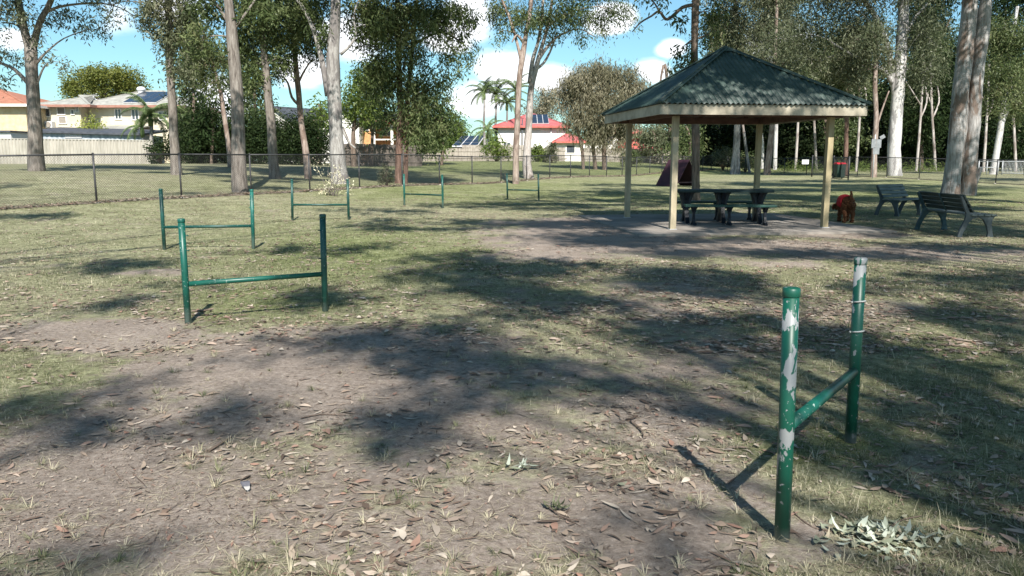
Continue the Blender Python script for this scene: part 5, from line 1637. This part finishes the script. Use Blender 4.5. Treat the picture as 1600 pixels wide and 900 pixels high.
def jump(label, a, b, ta, tb, bar_a, bar_b, mats, pegs=(.55, .7, .84), rings=(), r=.0300):
    """a, b: pixel feet; ta, tb: pixel tops; bar_a, bar_b: pixel heights where the bar meets the posts"""
    pa, pb = G(*a), G(*b)
    root = thing('agility_jump', label, 'dog jump', (pa.x, pa.y, pa.z), 0, JG)
    for q, (p, tp, mt) in enumerate(((pa, ta, mats[0]), (pb, tb, mats[1]))):
        v = P(tp[0], tp[1], p.y)
        top = Vector((v.x, v.y, v.z)) - pa
        ft = Vector((p.x, p.y, p.z)) - pa
        post = MB(); post.tube([ft - Vector((0, 0, .05)), ft.lerp(top, .5), ft.lerp(top, 1) - Vector((0, 0, .03))], r, 24)
        o = post.build('post', M[mt], root)
        cp = MB(); z0 = top - Vector((0, 0, .034))
        cp.tube([z0, z0 + Vector((0, 0, .004)), z0 + Vector((0, 0, .030)), z0 + Vector((0, 0, .036)), z0 + Vector((0, 0, .038))], [r * 1.02, r * 1.10, r * 1.10, r * .95, r * .5], 24)
        cp.build('cap', M[mt], o)
        pg = MB()
        for f in pegs:
            c = ft.lerp(top, f); dr_ = (pb - pa).normalized() * (1 if q == 0 else -1)
            pg.tube([c + dr_ * r * .8, c + dr_ * (r + .022)], .0055, 8)
        if pegs: pg.build('peg', M[mt], o)
        if q == 1:
            for f in rings:
                c = ft.lerp(top, f)
                rg = MB()
                pts = [c + Vector((math.cos(k * .42 - 2.6) * (r + .004), math.sin(k * .42 - 2.6) * (r + .004), .006 * math.sin(k * .42))) for k in range(15)]
                rg.tube(pts, .0045, 6); rg.build('bar_clip', M['ring'], o)
        if q == 0: fa, tpa = ft, top
        else: fb, tpb = ft, top
    za = P(bar_a[0], bar_a[1], pa.y).z - pa.z
    zb = P(bar_b[0], bar_b[1], pb.y).z - pa.z
    A_ = fa.lerp(tpa, (za - fa.z) / (tpa.z - fa.z)); B_ = fb.lerp(tpb, (zb - fb.z) / (tpb.z - fb.z))
    dr_ = (B_ - A_).normalized()
    bar = MB(); bar.tube([A_ + dr_ * r * .9, A_.lerp(B_, .5), B_ - dr_ * r * .9], r * .8, 20)
    bar.build('crossbar', M[mats[2]], root)
    return root


jump('nearest green jump on the right with paint flaking off both posts', (1222, 845), (1329, 690), (1237, 450), (1345, 403), (1229, 668), (1334, 580), ('paint_flaking', 'paint_flaking', 'paint_clean'), (), (.61, .77))
jump('green jump left of centre, nearest of the left row, bar sloping up to the right', (294, 505), (508, 485), (283, 342), (504, 335), (290, 444), (506, 428), ('paint_clean', 'paint_dark', 'paint_clean'))
jump('green jump second in the left row, right post faded paler than the left', (257, 390), (396, 389), (251, 295), (393, 296), (255, 355), (395, 353), ('paint_dark', 'paint_faded', 'paint_dark'))
jump('green jump third in the left row, before the pale leafy branch at the fence', (457, 345), (545, 344), (456, 280), (543, 280), (457, 320), (544, 320), ('paint_dark', 'paint_dark', 'paint_dark'))
jump('small far green jump close to the mesh fence, left of the pair of pale gums', (632, 321), (692, 325), (631, 272), (691, 273), (632, 303), (692, 305), ('paint_faded', 'paint_faded', 'paint_clean'), (.7,))
jump('farthest green jump, standing alone before the pair of pale gums', (793, 311), (842, 313.5), (792, 271), (841, 272), (793, 296.5), (842, 297.5), ('paint_dark', 'paint_dark', 'paint_clean'), (.7,))

# ------------------------------------------------------------------ picnic shelter
m, t, b_ = newmat('green_roof_iron')
tc = nd(t, 'ShaderNodeTexCoord')
n = nd(t, 'ShaderNodeTexNoise', i_Scale=2.2, i_Detail=8.0, i_Roughness=0.7)
lk(t, tc, 'Object', n, 'Vector')
r_ = ramp(t, [(0.35, (.02, .042, .036)), (.53, (.042, .070, .060)), (.66, (.10, .125, .11))])
lk(t, n, 0, r_, 0)
n2 = nd(t, 'ShaderNodeTexNoise', i_Scale=30.0, i_Detail=6.0, i_Roughness=0.7)
lk(t, tc, 'Object', n2, 'Vector')
r2 = ramp(t, [(.60, (0, 0, 0)), (.72, (.45, .45, .45))])
lk(t, n2, 0, r2, 0)
mx = nd(t, 'ShaderNodeMix', data_type='RGBA'); mx.inputs[7].default_value = (.28, .29, .25, 1)
lk(t, r2, 0, mx, 0); lk(t, r_, 0, mx, 6)
lk(t, mx, 2, b_, 'Base Color'); b_.inputs['Roughness'].default_value = .5
M['roof_iron'] = m
M['cream_timber'] = mat_noise('cream_painted_timber', (.27, .225, .15), (.45, .385, .27), 7, rough=.7, bump=.12, stretch=(1, 1, .25), bscale=30)
M['fascia'] = mat_noise('fascia_paint', (.24, .215, .165), (.44, .395, .31), 3.5, rough=.7, bump=.1)
M['yellow_timber'] = mat_noise('yellowish_painted_timber', (.27, .22, .13), (.42, .345, .21), 7, rough=.7, bump=.12, stretch=(1, 1, .25))
M['under_timber'] = mat_noise('brown_under_timber', (.09, .05, .038), (.15, .085, .065), 6, rough=.8, bump=.1)
SHC, SHR = (4.81, 18.43), math.radians(7.8)
sh = thing('picnic_shelter', 'cream posted picnic shelter with green corrugated hip roof', 'shelter', (SHC[0], SHC[1], 0), SHR)
PS, EL, ZE, ZA = 3.395 / 2, 4.40 / 2, 2.569, 3.96
for ax, ay in ((-1, -1), (1, -1), (-1, 1), (1, 1)):
    b = MB(); b.box((ax * PS, ay * PS, (ZE - .2) / 2), (.125, .125, ZE - .2))
    pst = b.build('post', M['cream_timber' if (ax, ay) in ((-1, -1), (-1, 1)) else 'yellow_timber'], sh, .008)
    b = MB(); b.box((ax * PS, ay * PS, .045), (.16, .16, .012)); b.build('base_plate', M['galv'], pst)
for k in range(4):
    R_m = Matrix.Rotation(k * math.pi / 2, 3, 'Z')
    b = MB()
    c_ = [R_m @ Vector((0, -EL + .02, ZE - .1))]
    b.box(c_[0], (2 * EL if k % 2 == 0 else 2 * EL - .084, .04, .20), R_m)
    b.build('fascia_board', M['fascia'], sh)
    b = MB(); b.box(R_m @ Vector((0, -PS, ZE - .13)), (2 * PS + (.5 if k % 2 == 0 else -.1), .06, .16), R_m); b.build('beam', M['under_timber'], sh)
    # corrugated sheet of this roof face
    OV = EL + .05; per = .108; n_ = int(2 * OV / per) * 6
    vs, fs = [], []
    z_e, slope = ZE + .02, (ZA - ZE - .02)
    for i in range(n_ + 1):
        u = -OV + 2 * OV * i / n_
        v = 1 - abs(u) / OV
        zo = .017 * math.cos(i * math.pi / 3)
        p0 = Vector((u, -OV, z_e + zo)); p1 = Vector((u, -OV * (1 - v), z_e + slope * v + zo))
        vs += [R_m @ p0, R_m @ p1, R_m @ (p0 - Vector((0, 0, .008))), R_m @ (p1 - Vector((0, 0, .008)))]
    for i in range(n_):
        a = 4 * i
        fs += [(a, a + 4, a + 5, a + 1), (a + 2, a + 3, a + 7, a + 6), (a, a + 2, a + 6, a + 4)]
    b = MB(); b.add(vs, fs, True); b.build('roof_sheet', M['roof_iron'], sh)
    b = MB(); e = R_m @ Vector((-OV, -OV, z_e + .012)); ap = Vector((0, 0, ZA + .02))
    b.beam(e, ap, .16, .022); b.tube([e + Vector((0, 0, .018)), ap + Vector((0, 0, .018))], .022, 8); b.build('hip_cap', M['roof_iron'], sh)
b = MB()
for k in range(4):
    R_m = Matrix.Rotation(k * math.pi / 2, 3, 'Z')
    b.beam(R_m @ Vector((-EL + .06, -EL + .06, ZE - .07)), Vector((0, 0, ZA - .1)), .05, .14)
    for u in (-1.5, -.9, -.3, .3, .9, 1.5):
        f = 1 - abs(u) / EL
        b.beam(R_m @ Vector((u, -EL + .05, ZE - .06)), R_m @ Vector((u, -EL * (1 - f) - .02, ZE - .06 + (ZA - ZE - .05) * f)), .045, .1)
    for f in (.3, .6):
        q = EL * (1 - f)
        b.beam(R_m @ Vector((-q, -q, ZE + (ZA - ZE) * f - .035)), R_m @ Vector((q, -q, ZE + (ZA - ZE) * f - .035)), .07, .04)
b.build('rafters', M['under_timber'], sh)
b = MB(); b.add([(-.2, -.2, ZA - .09), (.2, -.2, ZA - .09), (.2, .2, ZA - .09), (-.2, .2, ZA - .09), (0, 0, ZA + .06)], [(0, 1, 4), (1, 2, 4), (2, 3, 4), (3, 0, 4)]); b.build('apex_cap', M['roof_iron'], sh)
b = MB(); b.bx(-2.72, 2.72, -2.72, 2.72, -.15, .04)
M['slab'] = mat_noise('slab_concrete', (.18, .16, .14), (.29, .262, .232), 1.1, rough=.92, bump=.15, bscale=60, bdist=.004)
sl = b.build('concrete_slab', M['slab']); sl.location = (SHC[0], SHC[1], 0); sl.rotation_euler = (0, 0, SHR)
tag(sl, kind='structure')

# ------------------------------------------------------------------ picnic table and its benches
M['table_green'] = mat_noise('green_table_boards', (.006, .018, .02), (.014, .034, .035), 6, rough=.55, bump=.1, stretch=(.3, 2, 2))
M['bench_green'] = mat_noise('green_bench_boards', (.012, .045, .038), (.025, .07, .056), 6, rough=.5, bump=.1, stretch=(.3, 2, 2))
M['cast_dark'] = mat_noise('dark_cast_legs', (.008, .011, .016), (.02, .025, .034), 6, rough=.5, bump=.05)
TR = math.radians(-4)
tb_ = thing('picnic_table', 'dark green picnic table under the shelter roof', 'table', (4.86, 18.35, .04), TR)
for i in range(5):
    b = MB(); b.box((0, -.32 + i * .16, .73), (2.16, .157, .055)); b.build('table_board', M['table_green'], tb_, .005)


def yz_leg(b, x, prof, th):
    n_ = len(prof)
    vs = [(x - th / 2, p[0], p[1]) for p in prof] + [(x + th / 2, p[0], p[1]) for p in prof]
    b.add(vs, [list(range(n_))[::-1], list(range(n_, 2 * n_))] + [(i, (i + 1) % n_, n_ + (i + 1) % n_, n_ + i) for i in range(n_)])


for x in (-.82, 0, .82):
    b = MB()
    prof = [(-.36, .716), (-.30, .66), (-.17, .52), (-.13, .40), (-.20, .22), (-.34, .05), (-.40, .0), (-.22, .0), (-.10, .15), (0, .26), (.10, .15), (.22, .0), (.40, .0), (.34, .05), (.20, .22), (.13, .40), (.17, .52), (.30, .66), (.33, .716)]
    yz_leg(b, x, prof, .09)
    b.poly_extrude([(x - .20, .71), (x - .15, .65), (x - .10, .5), (x - .08, .32), (x + .08, .32), (x + .10, .5), (x + .15, .65), (x + .20, .71)], -.14, .14)
    b.build('leg', M['cast_dark'], tb_)
for sy, lab in ((-1, 'backless green bench on the near side of the picnic table'), (1, 'backless green bench on the far side of the picnic table')):
    c = Matrix.Rotation(TR, 3, 'Z') @ Vector((.03, .76 * sy, 0))
    bb = thing('picnic_bench', lab, 'bench', (4.86 + c.x, 18.35 + c.y, .04), TR, 'backless benches at the picnic table')
    for i in range(2):
        b = MB(); b.box((0, -.085 + i * .17, .43), (1.98, .166, .05)); b.build('seat_board', M['bench_green'], bb, .005)
    for x in (-.78, 0, .78):
        b = MB()
        yz_leg(b, x, [(-.15, .416), (-.13, .39), (-.045, .3), (-.035, .18), (-.08, .06), (-.18, .0), (.18, .0), (.08, .06), (.035, .18), (.045, .3), (.13, .39), (.15, .416)], .05)
        b.poly_extrude([(x - .10, .416), (x - .06, .36), (x - .025, .25), (x - .03, .1), (x - .075, .0), (x - .045, 0), (x - .0, .09), (x + .045, 0), (x + .075, .0), (x + .03, .1), (x + .025, .25), (x + .06, .36), (x + .10, .416)], -.03, .03)
        b.build('leg', M['cast_dark'], bb)

# ------------------------------------------------------------------ slatted park benches
M['frame_blue'] = mat_noise('blue_green_cast_frame', (.02, .05, .06), (.05, .09, .10), 5, rough=.5, bump=.1)
M['frame_grey'] = mat_noise('grey_cast_frame', (.035, .048, .055), (.08, .095, .10), 5, rough=.55, bump=.1)
M['slat_dark'] = mat_noise('dark_green_slats', (.018, .03, .03), (.05, .065, .06), 7, rough=.6, bump=.1, stretch=(.3, 2, 2))
M['slat_grey'] = mat_noise('grey_sunlit_slats', (.07, .09, .09), (.15, .175, .17), 7, rough=.7, bump=.15, stretch=(.3, 2, 2))  # grey slats; on the long bench's seat the tone paints in sun from above


def park_bench(label, loc, rz, length, fmat, bmat, smat, nb=4, nframes=2):
    r = thing('park_bench', label, 'bench', loc, rz, 'slatted park benches near the huge double trunked gum')
    xs = [(-length / 2 + .06) + (length - .12) * i / (nframes - 1) for i in range(nframes)]
    for i, x in enumerate(xs):
        b = MB()
        pr = [(.36, 0), (.27, .0), (.245, .10), (.17, .27), (.10, .36), (-.02, .385), (-.10, .35), (-.18, .22), (-.22, .08), (-.20, 0), (-.33, 0), (-.30, .10), (-.27, .25), (-.28, .36), (-.34, .415), (.10, .415),
              (.16, .48), (.24, .64), (.315, .80), (.365, .80), (.30, .62), (.22, .45), (.24, .33), (.31, .17)]
        yz_leg(b, x, pr, .06)
        b.build('frame', M[fmat if not isinstance(fmat, tuple) else fmat[i % len(fmat)]], r, .006)
    b = MB()
    if nframes == 2:
        b.beam((0, .165, .46), (0, .345, .81), .05, .01); b.build('centre_strap', M['frame_blue'], r)
    for i in range(4):
        b = MB(); b.box((0, -.29 + i * .125, .43), (length, .11, .03)); b.build('seat_slat', M[smat], r, .004)
    for i in range(nb):
        f = i / (nb - 1)
        y_, z_ = .125 + .165 * f, .52 + .26 * f
        b = MB(); b.box((0, y_ , z_), (length, .028, .082 if nb == 4 else .09), Matrix.Rotation(-.5, 3, 'X')); b.build('back_slat', M[bmat], r, .004)
    return r


park_bench('long slatted bench seen from behind, with blue green and grey cast frames', (8.98, 16.05, 0), math.radians(88), 1.85, ('frame_grey', 'frame_blue') if False else ('frame_grey', 'frame_blue'), 'slat_dark', 'slat_grey')
park_bench('shorter grey slatted bench farther back, left of the long bench', (10.42, 21.3, 0), math.radians(34), 1.2, 'frame_grey', 'slat_grey', 'slat_grey', 4, 2)

# ------------------------------------------------------------------ dog, seen from behind, in a red coat
M['fur'] = mat_noise('curly_brown_fur', (.075, .028, .015), (.20, .085, .042), 26, rough=.95, bump=1.0, bscale=45, bdist=.02, spec=.1)
M['fur_pale'] = mat_noise('pale_tan_fur', (.28, .15, .08), (.42, .26, .15), 22, rough=.95, bump=.9, bscale=45, bdist=.02, spec=.1)
M['coat'] = mat_noise('red_dog_coat', (.30, .01, .015), (.46, .02, .03), 6, rough=.8, bump=.2)
gdog = G(1326, 348.5)
dog = thing('dog', 'curly brown dog in a red coat walking away with its tail up', 'dog', (gdog.x, gdog.y, 0), math.radians(-6))
# local: +y forward (away), x right
b = MB()
def ch(pts, rad, n=12): b.tube(*smooth_path([Vector(p) for p in pts], rad, 4), n)
ch([(0, -.02, .47), (0, .08, .485), (0, .22, .475), (0, .38, .47), (0, .50, .46)], [.09, .135, .125, .15, .12])                # trunk, deep chest, narrower belly
b.ell((0, .40, .42), (.11, .16, .155)); b.ell((0, .08, .46), (.12, .14, .135))
ch([(0, .48, .50), (-.02, .60, .47), (-.04, .70, .40)], [.11, .085, .075])                                           # lowered neck
b.ell((-.05, .77, .36), (.085, .11, .085), rot=Matrix.Rotation(-.5, 3, 'X')); ch([(-.05, .82, .33), (-.055, .92, .28)], [.05, .032])
for s in (-1, 1):
    ch([(s * .075, .06, .44), (s * .095, .12, .31), (s * .09, .03, .20), (s * .088, .04, .10), (s * .088, .05, .03)], [.09, .072, .046, .042, .046])      # thigh, knee, hock, shank
    b.ell((s * .088, .075, .03), (.05, .07, .035))
    ch([(s * .085, .42, .38), (s * .09, .40, .25), (s * .09, .43, .13), (s * .09, .43, .03)], [.08, .055, .048, .05]); b.ell((s * .09, .455, .03), (.045, .062, .032))
    ch([(-.05 + s * .08, .74, .41), (-.05 + s * .115, .74, .34), (-.05 + s * .11, .75, .27)], [.028, .035, .02])      # ears
ch([(0, -.04, .53), (.0, -.07, .60), (.0, -.05, .68), (0, -.02, .745)], [.04, .032, .03, .012])                      # tail up
body = b.build('body', M['fur'], dog)
md = body.modifiers.new('weld', 'REMESH'); md.mode = 'VOXEL'; md.voxel_size = .012; md.use_smooth_shade = True
tx = bpy.data.textures.new('curls', 'CLOUDS'); tx.noise_scale = .035; tx.noise_depth = 2
md = body.modifiers.new('curls', 'DISPLACE'); md.texture = tx; md.strength = .05; md.mid_level = .5
b = MB()
sec = [(.17, .47, .158, .150), (.20, .472, .166, .158), (.30, .47, .175, .17), (.40, .465, .184, .186), (.50, .47, .165, .17), (.54, .475, .14, .145)]
vs = []; K_ = 22
for y_, z_, rx, rz_ in sec:
    for j in range(K_):
        a = math.radians(-50 + 280 * j / (K_ - 1))
        vs.append((math.cos(a) * rx, y_, z_ + math.sin(a) * rz_ + .01))
fs = [(i * K_ + j, i * K_ + j + 1, (i + 1) * K_ + j + 1, (i + 1) * K_ + j) for i in range(len(sec) - 1) for j in range(K_ - 1)]
b.add(vs, fs, True); ct = b.build('coat', M['coat'], dog); md = ct.modifiers.new('cloth', 'SOLIDIFY'); md.thickness = .012
b = MB()
for s in (-1, 1): b.tube(*smooth_path([Vector((s * .088, .03, .155)), Vector((s * .09, .045, .09)), Vector((s * .09, .05, .05))], [.042, .045, .048], 3), 10)
lf = b.build('leg_feathering', M['fur_pale'], dog); md = lf.modifiers.new('w', 'REMESH'); md.mode = 'VOXEL'; md.voxel_size = .012
md = lf.modifiers.new('curls', 'DISPLACE'); md.texture = tx; md.strength = .05

# ------------------------------------------------------------------ maroon a-frame ramp
M['maroon'] = mat_noise('maroon_board', (.028, .012, .018), (.05, .02, .03), 3, rough=.6, bump=.1)
M['maroon_in'] = mat_noise('ramp_frame', (.02, .012, .014), (.035, .02, .024), 3, rough=.7, bump=0)
R1 = P(1045, 250, 43.0)
fr = thing('agility_ramp', 'maroon a frame climbing ramp behind the left half of the shelter', 'dog ramp', (R1.x, R1.y, gz(R1.x, R1.y)))
u = Vector((.66, -.75, 0)).normalized() * 1.08; vv = Vector((-.75, -.66, 0)).normalized() * .84
hz_ = R1.z - gz(R1.x, R1.y)
for s, nm in ((1, 'ramp_board'), (-1, 'ramp_board')):
    b = MB()
    t0, t1 = Vector((0, 0, hz_)), Vector((0, 0, hz_)) + u * 1.25
    b0, b1 = vv * s * 1.25, vv * s * 1.25 + u * 1.25
    nn = (t1 - t0).cross(b0 - t0).normalized() * .03
    q = [b0, b1, t1, t0]
    b.add(q + [p - nn for p in q], [(0, 1, 2, 3), (7, 6, 5, 4), (0, 4, 5, 1), (1, 5, 6, 2), (2, 6, 7, 3), (3, 7, 4, 0)])
    o = b.build(nm, M['maroon'], fr)
    b = MB()
    for i in range(1, 7):
        c0 = b0.lerp(t0, i / 7) ; c1 = b1.lerp(t1, i / 7); nq = Vector((vv.x * s, vv.y * s, .8)).normalized() * .012
        b.beam(c0 + nq, c1 + nq, .03, .02)
    b.build('slat', M['maroon'], o)
b = MB(); b.beam(vv * 1.1 + Vector((0, 0, .2)) + u * .06, -vv * 1.1 + Vector((0, 0, .2)) + u * .06, .04, .06); b.beam(vv * 1.1 + Vector((0, 0, .2)) + u * 1.19, -vv * 1.1 + Vector((0, 0, .2)) + u * 1.19, .04, .06)
b.build('brace', M['maroon_in'], fr)

# ------------------------------------------------------------------ small things on the ground
def leafy(name, label, cat, cpx, rx, ry, n_, L, wd, mat, stems, hmax=.05, seed=0, group=None, pit=.25):
    c = G(*cpx)
    r = thing(name, label, cat, (c.x, c.y, c.z), 0, group)
    sb = MB()
    for st_ in stems:
        pts = [G(*q) - c + Vector((0, 0, .012)) for q in st_]
        sb.tube(*smooth_path(pts, [.004 * (1 - .7 * i / len(pts)) for i in range(len(pts))], 3), 5)
    sb.build('stem', M['brown_bark'], r)
    u_ = np.abs(rs.randn(n_)) * .5; a_ = rs.rand(n_) * 6.283
    x_ = rx * u_ * np.cos(a_); y_ = ry * u_ * np.sin(a_)
    z_ = hmax * rs.rand(n_) * np.clip(1 - u_ * .6, 0.05, 1)
    V, F, T = leaf_pack(x_, y_, L * (.6 + .6 * rs.rand(n_)), wd * (.7 + .6 * rs.rand(n_)), rs.rand(n_), .006, .9, z=z_, bendk=1.0, pitch=rs.randn(n_) * pit)
    o = mesh_np('leaves', V, F, M[mat], r, {'tint': T}, smooth=True)
    return r


M['pile_leaf'] = mat_leaf('pale_gum_leaf', [(.12, .13, .08), (.30, .33, .25), (.46, .49, .41), (.22, .24, .17), (.36, .31, .23)], trans=.1, rough=.5)
leafy('leafy_twig', 'fallen twig with a heap of pale silvery gum leaves by the nearest jump', 'twig', (1378, 848), .24, .16, 230, .07, .021, 'pile_leaf',
      [[(1240, 805), (1270, 828), (1320, 838), (1380, 850)], [(1380, 850), (1420, 870), (1450, 890)], [(1370, 850), (1400, 820), (1440, 810)]], .045, pit=.3)
leafy('leafy_twig', 'small sprig with a few pale leaves on the bare earth in the middle foreground', 'twig', (820, 735), .075, .05, 16, .07, .016, 'pile_leaf', [[(800, 745), (820, 735), (845, 732)]], .02)
leafy('leafy_twig', 'few green leaves on a broken twig in the shade, right of the middle foreground', 'twig', (870, 800), .09, .05, 12, .09, .012, 'grey_leaf', [[(850, 790), (880, 812), (905, 818)]], .03)
leafy('pale_leaf', 'single pale silver leaf right of the small sprig', 'leaf', (972, 761), .004, .004, 1, .07, .022, 'pile_leaf', [[(966, 760), (972, 761)]], .0)
# fallen leafy branch at the fence
c = G(520, 306)
fb = thing('fallen_branch', 'broken branch with bleached pale leaves leaning on the mesh fence', 'branch', (c.x, c.y, c.z))
sb = MB(); cl = []
for i in range(13):
    e = Vector((rnd.uniform(-.62, .7), rnd.uniform(-.5, .6), rnd.uniform(.05, 1.15)))
    if e.x < -.2: e.z *= 1.0
    sb.tube(curve_pts((rnd.uniform(-.3, .3), 0, 0), e, .1, 4), [.018, .013, .009, .006, .003], 5); cl.append(tuple(e)); cl.append(tuple(e * .75))
sb.build('stem', M['grey_bark'], fb)
V, F, T = leaf_cloud(np.array(cl), .10, 12, .10, .024, .6); mesh_np('leaves', V, F, M['straw_leaf'], fb, {'tint': T})
# feather
c = G(386, 768)
ft = thing('feather', 'small grey and white feather lying on the bare earth, left foreground', 'feather', (c.x, c.y, c.z + .012), math.radians(118))
M['feather_grey'] = mat_noise('feather_grey', (.05, .05, .06), (.14, .14, .16), 30, rough=.8, bump=0)
M['feather_white'] = mat_noise('feather_white', (.28, .27, .26), (.42, .41, .4), 30, rough=.8, bump=0)
def vane(x0, x1, w, name, mat):
    b = MB(); n_ = 10; vs = []
    for i in range(n_ + 1):
        f = i / n_; x_ = x0 + (x1 - x0) * f; ww = w * math.sin(math.pi * (.12 + .82 * f)) ** .7
        z_ = .010 * math.sin(f * 2.5)
        vs += [(x_ - .006, -ww, z_ + ww * .35), (x_, 0, z_), (x_ - .006, ww, z_ + ww * .45)]
    b.add(vs, [(3 * i + k, 3 * i + 3 + k, 3 * i + 4 + k, 3 * i + 1 + k) for i in range(n_) for k in (0, 1)], True)
    o = b.build(name, M[mat], ft); md = o.modifiers.new('thick', 'SOLIDIFY'); md.thickness = .0008; return o
vane(.012, .085, .021, 'vane', 'feather_grey'); vane(-.012, .016, .013, 'down', 'feather_white')
b = MB(); b.tube([(-.03, 0, .0), (.02, 0, .003), (.07, 0, .009)], [.0012, .001, .0004], 6); b.build('quill', M['feather_white'], ft)
# sticks
for lab, pts, w in (('dark broken stick on the bare earth, left foreground', [(326, 708), (345, 696), (362, 686)], .007), ('thin grey stick lying across the shaded earth in the middle', [(470, 655), (500, 649), (540, 650)], .004),
                    ('short brown stick on the earth left of the nearest jump', [(985, 660), (1000, 672), (1006, 684)], .006), ('dark stick at the foot of the left row nearest jump', [(300, 489), (318, 488), (333, 486)], .012),
                    ('thin twig lying by the foot of the nearest jump', [(1236, 806), (1255, 822), (1270, 829)], .004)):
    c = G(*pts[0]); b = MB()
    b.tube(*smooth_path([G(*q) - c + Vector((0, 0, w * 1.6)) for q in pts], [w, w * .9, w * .5], 4), 6, wob=.2)
    o = b.build('stick', M['brown_bark'], None, loc=c); tag(o, lab, 'stick')
